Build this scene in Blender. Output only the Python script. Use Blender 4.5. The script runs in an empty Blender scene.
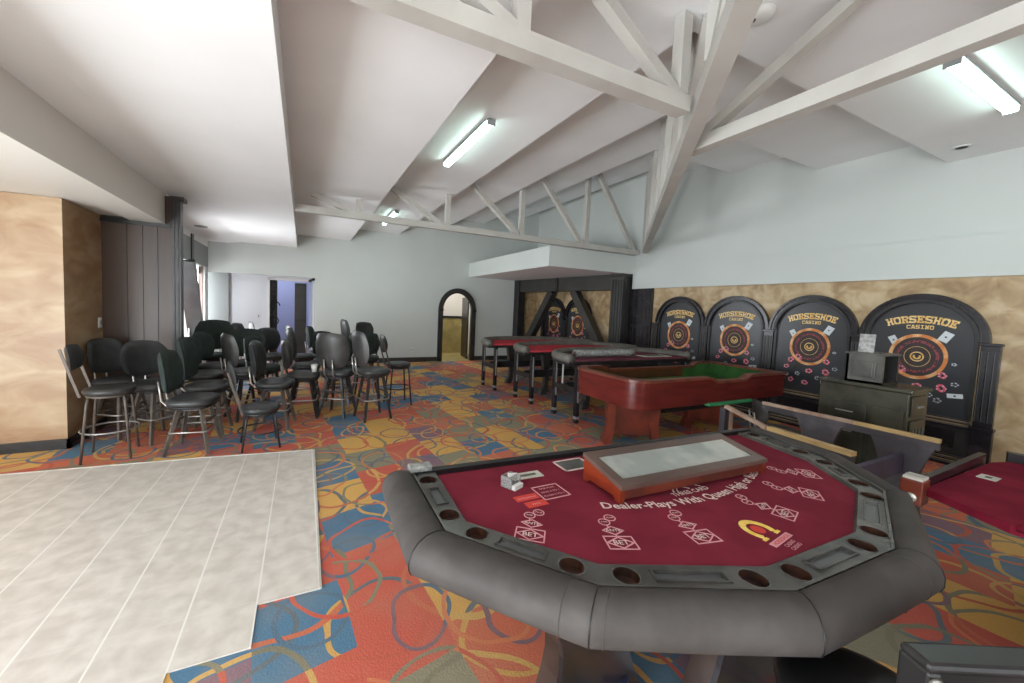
import bpy, bmesh, math, random
from mathutils import Vector, Matrix
random.seed(7)
sc = bpy.context.scene
COL = sc.collection
pi = math.pi

# ------------------------------------------------------------------ camera
f, cx, cy = 381.03, 482.52, 330.40
yaw, pit, rol = [math.radians(a) for a in (25.3102, -3.3881, 2.2474)]
Fv = Vector((math.sin(yaw)*math.cos(pit), math.cos(yaw)*math.cos(pit), math.sin(pit)))
Rv = Vector((math.cos(yaw), -math.sin(yaw), 0)); Uv = Rv.cross(Fv)
R2 = math.cos(rol)*Rv + math.sin(rol)*Uv; U2 = -math.sin(rol)*Rv + math.cos(rol)*Uv
cam = bpy.data.cameras.new('camera'); co = bpy.data.objects.new('camera', cam); COL.objects.link(co)
co.matrix_world = Matrix(((R2.x, U2.x, -Fv.x, 0), (R2.y, U2.y, -Fv.y, 0), (R2.z, U2.z, -Fv.z, 1.6), (0, 0, 0, 1)))
cam.sensor_width = 36; cam.lens = f/1024*36
cam.shift_x = (512-cx)/1024; cam.shift_y = -(341.5-cy)/1024
cam.clip_start = .02
sc.camera = co

# ------------------------------------------------------------------ world, lights, exposure
w = bpy.data.worlds.new('world'); sc.world = w; w.use_nodes = True
bg = w.node_tree.nodes['Background']; bg.inputs[0].default_value = (.88, .95, 1, 1); bg.inputs[1].default_value = 1.6
sc.view_settings.view_transform = 'Standard'; sc.view_settings.look = 'None'
sc.view_settings.exposure = 0.0; sc.view_settings.gamma = 1; sc.view_settings.use_curve_mapping = False

def area(name, loc, rot, sx, sy, power, color=(1, 1, 1)):
    l = bpy.data.lights.new(name, 'AREA'); l.shape = 'RECTANGLE'; l.size = sx; l.size_y = sy
    l.energy = power; l.color = color
    o = bpy.data.objects.new(name, l); COL.objects.link(o); o.location = loc; o.rotation_euler = rot
    return o
# two unseen uplights added to brighten the ceiling, then daylight from the side windows
area('ceiling_uplight_front', (.6, -2.9, .55), (math.radians(150), 0, 0), 7.0, 1.8, 110, (.88, .95, 1))
area('ceiling_uplight_left', (-4.2, -.6, .45), (0, math.radians(-138), 0), 1.6, 5.5, 430, (.87, .94, 1))
area('window_daylight_side', (-5.2, -1.9, 1.45), (0, math.radians(-84), 0), 2.0, 4.0, 330, (.86, .94, 1))
area('window_daylight_far', (-2.9, 8.8, 1.3), (0, math.radians(-97), 0), 1.6, 2.6, 290, (.92, .96, 1))
area('window_daylight_corner', (-2.0, 10.1, 1.5), (0, math.radians(-92), math.radians(38)), 1.2, .5, 19, (.93, .96, 1))
area('back_room_daylight', (-.9, 12.2, 2.7), (0, 0, 0), 1.8, 1.2, 30, (.84, .88, 1))
area('arch_room_lamp', (4.0, 11.6, 2.9), (0, 0, 0), .9, .9, 30, (1, .97, .94))

# ------------------------------------------------------------------ material helpers
def s2l(c):
    return tuple(((x/255)/12.92 if x/255 <= .04045 else ((x/255+.055)/1.055)**2.4) for x in c)+(1,)
def newmat(name):
    m = bpy.data.materials.new(name); m.use_nodes = True
    nt = m.node_tree; return m, nt, nt.nodes, nt.links, nt.nodes['Principled BSDF']
def N(nt, t, **kw):
    n = nt.nodes.new(t)
    for k, v in kw.items():
        if k.startswith('i_'):
            n.inputs[int(k[2:]) if k[2:].isdigit() else k[2:].replace('_', ' ')].default_value = v
        else: setattr(n, k, v)
    return n
def mat(name, c, rough=.5, c2=None, scale=6, detail=4, metal=0, bump=0, spec=.5, coords='Object', stretch=None, lo=.4, hi=.62, emit=0, trans=0):
    m, nt, ns, L, B = newmat(name)
    B.inputs['Roughness'].default_value = rough; B.inputs['Metallic'].default_value = metal
    B.inputs['Specular IOR Level'].default_value = spec
    if trans: B.inputs['Transmission Weight'].default_value = trans
    B.inputs['Base Color'].default_value = s2l(c)
    if emit:
        B.inputs['Emission Color'].default_value = s2l(c); B.inputs['Emission Strength'].default_value = emit
    if c2 or bump:
        tc = N(nt, 'ShaderNodeTexCoord'); mp = N(nt, 'ShaderNodeMapping'); L.new(tc.outputs[coords], mp.inputs[0])
        if stretch: mp.inputs['Scale'].default_value = stretch
        no = N(nt, 'ShaderNodeTexNoise'); no.inputs['Scale'].default_value = scale; no.inputs['Detail'].default_value = detail
        L.new(mp.outputs[0], no.inputs['Vector'])
        if c2:
            r = N(nt, 'ShaderNodeValToRGB'); r.color_ramp.elements[0].position = lo; r.color_ramp.elements[1].position = hi
            r.color_ramp.elements[0].color = s2l(c); r.color_ramp.elements[1].color = s2l(c2)
            L.new(no.outputs[0], r.inputs[0]); L.new(r.outputs[0], B.inputs['Base Color'])
        if bump:
            b = N(nt, 'ShaderNodeBump'); b.inputs['Strength'].default_value = bump; b.inputs['Distance'].default_value = .02
            L.new(no.outputs[0], b.inputs['Height']); L.new(b.outputs[0], B.inputs['Normal'])
    return m

M = {}
M['ceil'] = mat('ceiling_paint', (240, 240, 240), .7, (236, 236, 236), 1.2)
M['wall'] = mat('wall_paint', (202, 206, 202), .6, (198, 202, 198), .8)
M['white'] = mat('white_paint', (228, 224, 217), .55)
M['truss'] = mat('truss_paint', (186, 183, 176), .5, (178, 174, 167), 3)
M['soffit'] = mat('soffit_paint', (232, 228, 229), .7)
M['black'] = mat('black_wood', (27, 26, 27), .35, (40, 38, 38), 5)
M['blackgloss'] = mat('black_lacquer', (26, 23, 27), .25, (42, 37, 42), 4)
M['darkgrey'] = mat('dark_grey_wood', (46, 45, 43), .4, (58, 56, 52), 3)
M['planks'] = mat('brown_plank', (58, 41, 34), .4, (78, 59, 49), 2, stretch=(1, 1, .15))
M['leather'] = mat('grey_leather', (64, 60, 58), .6, (74, 70, 68), 7, bump=.12, spec=.22)
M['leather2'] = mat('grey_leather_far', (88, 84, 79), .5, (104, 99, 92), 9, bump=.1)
M['felt'] = mat('maroon_felt', (112, 36, 50), .95, (124, 42, 57), 5, spec=.1)
M['felt2'] = mat('red_felt', (176, 56, 66), .95, (188, 66, 74), 6, spec=.1)
M['purplefelt'] = mat('purple_felt', (92, 52, 62), .95, (108, 62, 70), 6, spec=.1)
M['feltr'] = mat('crimson_felt', (104, 22, 40), .9, (122, 30, 50), 5, spec=.1)
M['tray'] = mat('tray_metal', (76, 75, 72), .25, (102, 100, 96), 6, metal=.35)
M['cup'] = mat('cup_inside', (66, 40, 30), .35, (44, 28, 23), 20)
M['slot'] = mat('tray_slot', (96, 98, 98), .25, metal=.3)
M['print'] = mat('felt_print', (214, 150, 156), .9)
M['printw'] = mat('felt_print_white', (222, 196, 190), .9)
M['printgold'] = mat('felt_print_gold', (226, 184, 72), .8, (240, 206, 110), 30)
M['printred'] = mat('felt_print_red', (200, 60, 50), .9)
M['mahog'] = mat('mahogany', (104, 38, 33), .2, (90, 32, 29), 3, stretch=(1, 1, 6))
M['mahogleg'] = mat('mahogany_leg', (112, 48, 33), .35, (84, 38, 28), 5)
M['mahogtop'] = mat('mahogany_worn', (120, 62, 44), .3, (92, 44, 34), 8)
M['cedar'] = mat('cedar_wood', (134, 52, 26), .35, (112, 38, 20), 5, stretch=(1, 1, 5))
M['brownframe'] = mat('brown_frame', (84, 66, 60), .3, (98, 78, 70), 4)
M['brownin'] = mat('brown_inside', (92, 56, 28), .5, (70, 42, 22), 4)
M['greenfelt'] = mat('green_felt', (52, 92, 48), .9, (64, 108, 56), 5, spec=.1)
M['greentape'] = mat('green_strip', (48, 140, 92), .5)
M['seat'] = mat('seat_vinyl', (44, 45, 45), .42, (56, 56, 56), 10, bump=.05)
M['seatg'] = mat('green_grey_fabric', (34, 44, 42), .75, (44, 54, 50), 14)
M['seatgrey'] = mat('worn_grey_vinyl', (62, 60, 59), .42, (50, 49, 48), 8, bump=.05)
M['seatblack'] = mat('black_vinyl', (14, 14, 15), .4, (20, 20, 21), 10)
M['leg'] = mat('leg_grey_wood', (96, 86, 78), .4, (78, 70, 64), 7)
M['legdark'] = mat('leg_dark_metal', (52, 50, 50), .35, metal=.3)
M['chrome'] = mat('worn_chrome', (170, 166, 160), .3, metal=.8)
M['silver'] = mat('silver_metal', (150, 148, 146), .35, metal=.5)
M['metalbar'] = mat('bare_metal', (92, 82, 75), .4, metal=.4)
M['cab'] = mat('cabinet_lacquer', (44, 44, 36), .26, (64, 63, 52), 4, bump=.03)
M['cabbox'] = mat('box_grey', (74, 74, 70), .35, (96, 95, 90), 5)
M['edge'] = mat('raw_edge_wood', (196, 166, 112), .6, (172, 142, 96), 8)
M['edgeworn'] = mat('worn_edge_wood', (150, 118, 100), .5, (170, 146, 128), 8)
M['frame'] = mat('frame_grey', (60, 56, 62), .5, (92, 88, 92), 4, lo=.5, hi=.72)
M['framepurple'] = mat('frame_purple', (76, 68, 88), .5, (60, 54, 70), 5)
M['poster'] = mat('poster_board', (52, 53, 57), .3, spec=.5)
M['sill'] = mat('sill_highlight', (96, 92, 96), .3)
M['orange'] = mat('wheel_orange', (206, 124, 62), .5, (232, 186, 132), 9, lo=.45, hi=.62)
M['wheelin'] = mat('wheel_dark', (48, 38, 38), .5, (60, 46, 44), 10)
M['wheelred'] = mat('wheel_numbers', (150, 60, 70), .5, (60, 42, 44), 46, lo=.48, hi=.52)
M['gold'] = mat('sign_gold', (222, 176, 92), .5, (240, 210, 150), 20)
M['card'] = mat('card_white', (206, 212, 216), .4)
M['chip'] = mat('chip_red', (206, 58, 84), .4, (226, 120, 140), 40)
M['chipb'] = mat('chip_dark', (78, 84, 88), .4, (120, 126, 130), 40)
M['iron'] = mat('wrought_iron', (20, 20, 22), .4)
M['bluewall'] = mat('blue_wall', (176, 184, 218), .8)
M['brick'] = mat('dark_brick', (50, 52, 52), .8, (72, 74, 72), 12)
M['plastic'] = mat('white_plastic', (220, 220, 216), .4)
M['clear'] = mat('clear_acrylic', (225, 225, 225), .1, trans=.75)
M['foil'] = mat('silver_card', (190, 190, 188), .3, (140, 140, 140), 30, metal=.3)
M['roll'] = mat('speckled_roll', (120, 120, 118), .7, (160, 160, 156), 30)
M['lamp'] = mat('lamp_glow', (222, 255, 246), .4, emit=19)
M['metalgrey'] = mat('fixture_metal', (140, 144, 143), .5)
M['paper'] = mat('paper', (200, 196, 186), .7, (180, 176, 166), 6)
M['blind'] = mat('pink_blind', (196, 178, 188), .8, (168, 148, 164), 5)
M['tilewall'] = mat('greenish_gold', (170, 152, 96), .5, (146, 134, 84), 5)
M['daywall'] = mat('bright_wall', (222, 224, 230), .6)
M['pedestal'] = mat('pedestal_wood', (46, 33, 28), .3, (60, 44, 37), 4)
M['bluebar'] = mat('navy_bar', (44, 48, 72), .4)
M['copper'] = mat('badge', (190, 190, 180), .3, metal=.6)

def goldwall(name, ca, cb, cc, sc_=1.9, dis=.9, zs=2.2):
    m, nt, ns, L, B = newmat(name)
    tc = N(nt, 'ShaderNodeTexCoord'); mp = N(nt, 'ShaderNodeMapping'); L.new(tc.outputs['Object'], mp.inputs[0])
    mp.inputs['Scale'].default_value = (1, 1, zs)
    n1 = N(nt, 'ShaderNodeTexNoise'); n1.inputs['Scale'].default_value = sc_; n1.inputs['Detail'].default_value = 9; n1.inputs['Distortion'].default_value = dis
    L.new(mp.outputs[0], n1.inputs['Vector'])
    r = N(nt, 'ShaderNodeValToRGB'); e = r.color_ramp.elements
    e[0].position = .34; e[0].color = s2l(ca); e[1].position = .66; e[1].color = s2l(cc)
    x = e.new(.5); x.color = s2l(cb)
    L.new(n1.outputs[0], r.inputs[0]); L.new(r.outputs[0], B.inputs['Base Color'])
    B.inputs['Roughness'].default_value = .42
    bp = N(nt, 'ShaderNodeBump'); bp.inputs['Strength'].default_value = .06; L.new(n1.outputs[0], bp.inputs['Height']); L.new(bp.outputs[0], B.inputs['Normal'])
    return m
M['goldl'] = goldwall('gold_marbled_wall', (152, 116, 82), (168, 138, 104), (182, 156, 124))
M['goldr'] = goldwall('tan_marbled_wall', (150, 122, 88), (176, 150, 112), (198, 176, 142), 4.5, .7, 1.15)

def carpet():
    m, nt, ns, L, B = newmat('patterned_carpet')
    tc = N(nt, 'ShaderNodeTexCoord')
    mp = N(nt, 'ShaderNodeMapping'); L.new(tc.outputs['Object'], mp.inputs[0]); mp.inputs['Rotation'].default_value = (0, 0, .32)
    # wobble
    nz = N(nt, 'ShaderNodeTexNoise'); nz.inputs['Scale'].default_value = 1.7; nz.inputs['Detail'].default_value = 2
    L.new(mp.outputs[0], nz.inputs['Vector'])
    sub = N(nt, 'ShaderNodeVectorMath', operation='SUBTRACT'); L.new(nz.outputs[1], sub.inputs[0]); sub.inputs[1].default_value = (.5, .5, .5)
    scl = N(nt, 'ShaderNodeVectorMath', operation='SCALE'); L.new(sub.outputs[0], scl.inputs[0]); scl.inputs['Scale'].default_value = .25
    add = N(nt, 'ShaderNodeVectorMath', operation='ADD'); L.new(mp.outputs[0], add.inputs[0]); L.new(scl.outputs[0], add.inputs[1])
    def vor(vec, scale, rnd, metric='EUCLIDEAN', off=(0, 0, 0), stretch=(1, 1, 1)):
        mm = N(nt, 'ShaderNodeMapping'); mm.inputs['Location'].default_value = off; mm.inputs['Scale'].default_value = stretch
        L.new(vec, mm.inputs[0])
        v = N(nt, 'ShaderNodeTexVoronoi', voronoi_dimensions='2D', distance=metric); v.inputs['Scale'].default_value = scale; v.inputs['Randomness'].default_value = rnd
        L.new(mm.outputs[0], v.inputs['Vector']); return v
    cols = [(194, 90, 76), (72, 114, 144), (212, 162, 86), (196, 92, 76), (136, 132, 110), (214, 166, 90), (130, 100, 116), (200, 106, 80), (76, 118, 146)]
    # rectangular patches, each column of patches shifted along by its own amount
    wv = N(nt, 'ShaderNodeVectorMath', operation='SCALE'); L.new(scl.outputs[0], wv.inputs[0]); wv.inputs['Scale'].default_value = .22
    wa = N(nt, 'ShaderNodeVectorMath', operation='ADD'); L.new(tc.outputs['Object'], wa.inputs[0]); L.new(wv.outputs[0], wa.inputs[1])
    sp0 = N(nt, 'ShaderNodeSeparateXYZ'); L.new(wa.outputs[0], sp0.inputs[0])
    def mth(op, a, b=None):
        n_ = N(nt, 'ShaderNodeMath', operation=op)
        for k_, q_ in enumerate((a, b)):
            if q_ is None: continue
            if isinstance(q_, (int, float)): n_.inputs[k_].default_value = q_
            else: L.new(q_, n_.inputs[k_])
        return n_.outputs[0]
    cx_ = mth('FLOOR', mth('DIVIDE', mth('ADD', sp0.outputs[0], mth('MULTIPLY', sp0.outputs[1], .10)), .42))
    wn1 = N(nt, 'ShaderNodeTexWhiteNoise', noise_dimensions='1D'); L.new(cx_, wn1.inputs['W'])
    cy_ = mth('FLOOR', mth('DIVIDE', mth('ADD', mth('ADD', sp0.outputs[1], mth('MULTIPLY', sp0.outputs[0], -.22)), mth('MULTIPLY', wn1.outputs['Value'], .5)), .50))
    cb_ = N(nt, 'ShaderNodeCombineXYZ'); L.new(cx_, cb_.inputs[0]); L.new(cy_, cb_.inputs[1])
    v0 = N(nt, 'ShaderNodeTexWhiteNoise', noise_dimensions='2D'); L.new(cb_.outputs[0], v0.inputs['Vector'])
    r0 = N(nt, 'ShaderNodeValToRGB'); r0.color_ramp.interpolation = 'CONSTANT'
    sep = N(nt, 'ShaderNodeSeparateColor'); L.new(v0.outputs['Color'], sep.inputs[0]); L.new(sep.outputs[0], r0.inputs[0])
    e = r0.color_ramp.elements
    e[0].color = s2l(cols[0]); e[1].position = 1/9; e[1].color = s2l(cols[1])
    for i in range(2, 9):
        x = e.new(i/9); x.color = s2l(cols[i])
    cur = r0.outputs[0]
    rings = [(1.6, .3, (.3, .1, 0), .37, (.9, 1, 1), .021), (1.25, .45, (1.7, .6, 0), .38, (1, .85, 1), .017), (1.75, .6, (4.2, 2.9, 0), .31, (1.15, 1, 1), .022), (1.45, .5, (8.2, 1.3, 0), .34, (1, 1.1, 1), .018)]
    rcol = [[(204, 158, 88), (96, 108, 116), (190, 92, 72)], [(194, 106, 78), (206, 164, 96), (124, 120, 100)], [(80, 108, 130), (208, 156, 94), (128, 98, 108)], [(206, 122, 84), (132, 128, 106), (196, 86, 70)]]
    for (s, rn, off, rad, st, wd), rc in zip(rings, rcol):
        v = vor(add.outputs[0], s, rn, off=off, stretch=st)
        a = N(nt, 'ShaderNodeMath', operation='SUBTRACT'); L.new(v.outputs['Distance'], a.inputs[0]); a.inputs[1].default_value = rad
        b = N(nt, 'ShaderNodeMath', operation='ABSOLUTE'); L.new(a.outputs[0], b.inputs[0])
        c = N(nt, 'ShaderNodeMath', operation='LESS_THAN'); L.new(b.outputs[0], c.inputs[0]); c.inputs[1].default_value = wd
        sp = N(nt, 'ShaderNodeSeparateColor'); L.new(v.outputs['Color'], sp.inputs[0])
        # line colour from the patch it crosses, so crossings change hue
        sp2 = N(nt, 'ShaderNodeMath', operation='ADD'); L.new(sp.outputs[1], sp2.inputs[0]); L.new(sep.outputs[1], sp2.inputs[1])
        fr = N(nt, 'ShaderNodeMath', operation='FRACT'); L.new(sp2.outputs[0], fr.inputs[0])
        rr = N(nt, 'ShaderNodeValToRGB'); rr.color_ramp.interpolation = 'CONSTANT'; ee = rr.color_ramp.elements
        ee[0].color = s2l(rc[0]); ee[1].position = .4; ee[1].color = s2l(rc[1]); x = ee.new(.72); x.color = s2l(rc[2])
        L.new(fr.outputs[0], rr.inputs[0])
        mx = N(nt, 'ShaderNodeMix', data_type='RGBA'); L.new(c.outputs[0], mx.inputs[0]); L.new(cur, mx.inputs[6]); L.new(rr.outputs[0], mx.inputs[7])
        cur = mx.outputs[2]
    fn = N(nt, 'ShaderNodeTexNoise'); fn.inputs['Scale'].default_value = 90; L.new(tc.outputs['Object'], fn.inputs['Vector'])
    big = N(nt, 'ShaderNodeTexNoise'); big.inputs['Scale'].default_value = 2.2; big.inputs['Detail'].default_value = 5; L.new(tc.outputs['Object'], big.inputs['Vector'])
    mul = N(nt, 'ShaderNodeMix', data_type='RGBA', blend_type='OVERLAY'); mul.inputs[0].default_value = .2; L.new(cur, mul.inputs[6]); L.new(fn.outputs[0], mul.inputs[7])
    dust = N(nt, 'ShaderNodeMix', data_type='RGBA'); rr2 = N(nt, 'ShaderNodeMapRange'); rr2.inputs[1].default_value = .45; rr2.inputs[2].default_value = .75; rr2.inputs[3].default_value = .06; rr2.inputs[4].default_value = .34
    L.new(big.outputs[0], rr2.inputs[0]); L.new(rr2.outputs[0], dust.inputs[0]); L.new(mul.outputs[2], dust.inputs[6]); dust.inputs[7].default_value = s2l((168, 148, 122))
    L.new(dust.outputs[2], B.inputs['Base Color'])
    B.inputs['Roughness'].default_value = .85; B.inputs['Specular IOR Level'].default_value = .25
    bp = N(nt, 'ShaderNodeBump'); bp.inputs['Strength'].default_value = .25; bp.inputs['Distance'].default_value = .01; L.new(fn.outputs[0], bp.inputs['Height']); L.new(bp.outputs[0], B.inputs['Normal'])
    return m
M['carpet'] = carpet()

def tiles():
    m, nt, ns, L, B = newmat('beige_floor_tile')
    tc = N(nt, 'ShaderNodeTexCoord'); sx = N(nt, 'ShaderNodeSeparateXYZ'); L.new(tc.outputs['Object'], sx.inputs[0])
    def groove(sock, period, off, width):
        a = N(nt, 'ShaderNodeMath', operation='ADD'); L.new(sock, a.inputs[0]); a.inputs[1].default_value = off+period*60
        b = N(nt, 'ShaderNodeMath', operation='MODULO'); L.new(a.outputs[0], b.inputs[0]); b.inputs[1].default_value = period
        c = N(nt, 'ShaderNodeMath', operation='LESS_THAN'); L.new(b.outputs[0], c.inputs[0]); c.inputs[1].default_value = width
        return c.outputs[0]
    gx = groove(sx.outputs[0], .305, .2075, .009); gy = groove(sx.outputs[1], .305, -.09, .004)
    n1 = N(nt, 'ShaderNodeTexNoise'); n1.inputs['Scale'].default_value = 9; n1.inputs['Detail'].default_value = 9; n1.inputs['Distortion'].default_value = .3; L.new(tc.outputs['Object'], n1.inputs['Vector'])
    r = N(nt, 'ShaderNodeValToRGB'); r.color_ramp.elements[0].position = .35; r.color_ramp.elements[1].position = .65
    r.color_ramp.elements[0].color = s2l((194, 185, 176)); r.color_ramp.elements[1].color = s2l((213, 205, 197)); L.new(n1.outputs[0], r.inputs[0])
    m1 = N(nt, 'ShaderNodeMix', data_type='RGBA'); L.new(gx, m1.inputs[0]); L.new(r.outputs[0], m1.inputs[6]); m1.inputs[7].default_value = s2l((226, 222, 216))
    gm = N(nt, 'ShaderNodeMath', operation='MULTIPLY'); L.new(gy, gm.inputs[0]); gm.inputs[1].default_value = .3
    m2 = N(nt, 'ShaderNodeMix', data_type='RGBA'); L.new(gm.outputs[0], m2.inputs[0]); L.new(m1.outputs[2], m2.inputs[6]); m2.inputs[7].default_value = s2l((226, 221, 214))
    L.new(m2.outputs[2], B.inputs['Base Color']); B.inputs['Roughness'].default_value = .42
    bp = N(nt, 'ShaderNodeBump'); bp.inputs['Strength'].default_value = .3; bp.inputs['Distance'].default_value = .004; bp.invert = True; L.new(gx, bp.inputs['Height']); L.new(bp.outputs[0], B.inputs['Normal'])
    return m
M['tile'] = tiles()

# ------------------------------------------------------------------ mesh builder
class MB:
    def __init__(s): s.v = []; s.f = []; s.mi = []; s.sm = []; s.mats = []
    def m(s, mt):
        if mt not in s.mats: s.mats.append(mt)
        return s.mats.index(mt)
    def add(s, vs, fs, mt, smooth=False, T=None):
        b = len(s.v)
        for p in vs:
            p = Vector(p); s.v.append(T @ p if T else p)
        k = s.m(mt)
        for q in fs: s.f.append([b+i for i in q]); s.mi.append(k); s.sm.append(smooth)
        return s
    def box(s, a, b, mt, T=None, bev=0):
        x0, y0, z0 = a; x1, y1, z1 = b
        if x0 > x1: x0, x1 = x1, x0
        if y0 > y1: y0, y1 = y1, y0
        if z0 > z1: z0, z1 = z1, z0
        if not bev:
            vs = [(x0, y0, z0), (x1, y0, z0), (x1, y1, z0), (x0, y1, z0), (x0, y0, z1), (x1, y0, z1), (x1, y1, z1), (x0, y1, z1)]
            return s.add(vs, [(0, 3, 2, 1), (4, 5, 6, 7), (0, 1, 5, 4), (1, 2, 6, 5), (2, 3, 7, 6), (3, 0, 4, 7)], mt, T=T)
        bm = bmesh.new(); bmesh.ops.create_cube(bm, size=1)
        for v in bm.verts: v.co = Vector(((x0+x1)/2+v.co.x*(x1-x0), (y0+y1)/2+v.co.y*(y1-y0), (z0+z1)/2+v.co.z*(z1-z0)))
        bmesh.ops.bevel(bm, geom=bm.edges[:]+bm.verts[:], offset=min(bev, (x1-x0)*.45, (y1-y0)*.45, (z1-z0)*.45), segments=2, affect='EDGES', profile=.5)
        bm.verts.index_update()
        s.add([v.co.copy() for v in bm.verts], [[v.index for v in q.verts] for q in bm.faces], mt, T=T); bm.free(); return s
    def bar(s, p, q, w, h, mt, w2=None, h2=None, up=(0, 0, 1)):
        p = Vector(p); q = Vector(q); d = (q-p).normalized(); u = Vector(up)
        if abs(d.dot(u)) > .97: u = Vector((0, 1, 0))
        x = d.cross(u).normalized(); y = x.cross(d)
        w2 = w if w2 is None else w2; h2 = h if h2 is None else h2
        vs = [p-x*w/2-y*h/2, p+x*w/2-y*h/2, p+x*w/2+y*h/2, p-x*w/2+y*h/2, q-x*w2/2-y*h2/2, q+x*w2/2-y*h2/2, q+x*w2/2+y*h2/2, q-x*w2/2+y*h2/2]
        return s.add(vs, [(3, 2, 1, 0), (4, 5, 6, 7), (0, 1, 5, 4), (1, 2, 6, 5), (2, 3, 7, 6), (3, 0, 4, 7)], mt)
    def tube(s, pts, r, mt, seg=8, closed=False, T=None, r2=None):
        pts = [Vector(p) for p in pts]; n = len(pts); vs = []; prev = None
        for i, p in enumerate(pts):
            if closed: d = pts[(i+1) % n]-pts[i-1]
            else: d = pts[min(i+1, n-1)]-pts[max(i-1, 0)]
            d.normalize()
            if prev is None:
                a = Vector((0, 0, 1)) if abs(d.z) < .9 else Vector((1, 0, 0)); x = d.cross(a).normalized()
            else: x = (prev-d*prev.dot(d)).normalized()
            prev = x; y = d.cross(x)
            rr = r if r2 is None else r+(r2-r)*i/(n-1)
            for k in range(seg):
                t = 2*pi*k/seg; vs.append(p+(x*math.cos(t)+y*math.sin(t))*rr)
        fs = []
        for i in range(n if closed else n-1):
            j = (i+1) % n
            for k in range(seg): fs.append((i*seg+k, i*seg+(k+1) % seg, j*seg+(k+1) % seg, j*seg+k))
        if not closed: fs.append(tuple(range(seg-1, -1, -1))); fs.append(tuple(range((n-1)*seg, n*seg)))
        return s.add(vs, fs, mt, True, T)
    def lathe(s, prof, mt, seg=24, T=None, sx=1, sy=1, n=2):
        vs = []; k = len(prof)
        for j in range(seg):
            t = 2*pi*j/seg; c, d = math.cos(t), math.sin(t)
            if n != 2: c = math.copysign(abs(c)**(2/n), c); d = math.copysign(abs(d)**(2/n), d)
            for r, z in prof: vs.append((r*c*sx, r*d*sy, z))
        fs = []
        for j in range(seg):
            q = (j+1) % seg
            for i in range(k-1): fs.append((j*k+i, q*k+i, q*k+i+1, j*k+i+1))
        if prof[0][0] > 0: fs.append([j*k for j in range(seg-1, -1, -1)])
        if prof[-1][0] > 0: fs.append([j*k+k-1 for j in range(seg)])
        return s.add(vs, fs, mt, True, T)
    def prism(s, pts, d, mt, T=None, smooth=False):
        # pts: 2D outline in local x,y; extruded along z by d
        n = len(pts)
        vs = [(x, y, 0) for x, y in pts]+[(x, y, d) for x, y in pts]
        fs = [tuple(range(n-1, -1, -1)), tuple(range(n, 2*n))]
        s.add(vs, fs, mt, False, T)
        b = len(s.v)-2*n; k = s.m(mt)
        for i in range(n):
            j = (i+1) % n; s.f.append([b+i, b+j, b+n+j, b+n+i]); s.mi.append(k); s.sm.append(smooth)
        return s
    def ring(s, c, r0, r1, d, mt, a0=0, a1=2*pi, seg=32, T=None, sy=1):
        # flat ring in local xy, thickness d
        full = abs(a1-a0-2*pi) < 1e-6; n = seg if full else seg+1; vs = []
        for i in range(n):
            t = a0+(a1-a0)*i/seg
            for (r, z) in ((r0, 0), (r1, 0), (r1, d), (r0, d)): vs.append((c[0]+r*math.cos(t), c[1]+r*math.sin(t)*sy, z))
        fs = []
        for i in range(seg):
            j = (i+1) % n
            for k in range(4): fs.append((i*4+k, j*4+k, j*4+(k+1) % 4, i*4+(k+1) % 4)[::-1])
        if not full: fs.append((3, 2, 1, 0)); fs.append(tuple((n-1)*4+k for k in range(4)))
        return s.add(vs, fs, mt, False, T)
    def build(s, name, parent=None, loc=None, recalc=True):
        me = bpy.data.meshes.new(name); me.from_pydata([tuple(v) for v in s.v], [], s.f)
        for mt in s.mats: me.materials.append(M[mt])
        me.polygons.foreach_set('material_index', s.mi); me.polygons.foreach_set('use_smooth', s.sm)
        if recalc:
            bm = bmesh.new(); bm.from_mesh(me); bmesh.ops.recalc_face_normals(bm, faces=bm.faces); bm.to_mesh(me); bm.free()
        me.update()
        o = bpy.data.objects.new(name, me); COL.objects.link(o)
        if parent: o.parent = parent
        if loc: o.location = loc
        return o
def tag(o, label, cat, group=None, kind=None):
    o['label'] = label; o['category'] = cat
    if group: o['group'] = group
    if kind: o['kind'] = kind
    return o
def struct(o): o['kind'] = 'structure'; return o
def thing(name, label, cat, loc=(0, 0, 0), rz=0, group=None):
    o = bpy.data.objects.new(name, None); COL.objects.link(o); o.location = loc; o.rotation_euler = (0, 0, rz)
    o.empty_display_size = .1
    return tag(o, label, cat, group)
def dup(root, loc, rz, label, group=None, scale=None):
    def cp(o, par):
        c = o.copy(); COL.objects.link(c); c.parent = par
        for ch in kids(o): cp(ch, c)
        return c
    r = cp(root, None); r.location = loc; r.rotation_euler = (0, 0, rz); r['label'] = label
    if group: r['group'] = group
    if scale: r.scale = scale
    return r
def kids(o): return [c for c in list(COL.objects) if c.parent == o]
def TR(loc=(0, 0, 0), rx=0, ry=0, rz=0, s=1):
    return Matrix.Translation(loc) @ Matrix.Rotation(rz, 4, 'Z') @ Matrix.Rotation(ry, 4, 'Y') @ Matrix.Rotation(rx, 4, 'X') @ Matrix.Scale(s, 4)
def strip(mb, pts, wd, mt, T=None, closed=True, d=.0012):
    n = len(pts)
    for i in range(n if closed else n-1):
        a = Vector(pts[i]); b = Vector(pts[(i+1) % n]); t = (b-a).normalized()*wd/2; nrm = Vector((-t.y, t.x))
        a2 = a-t; b2 = b+t
        mb.prism([tuple(a2+nrm), tuple(a2-nrm), tuple(b2-nrm), tuple(b2+nrm)], d, mt, T)
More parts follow.
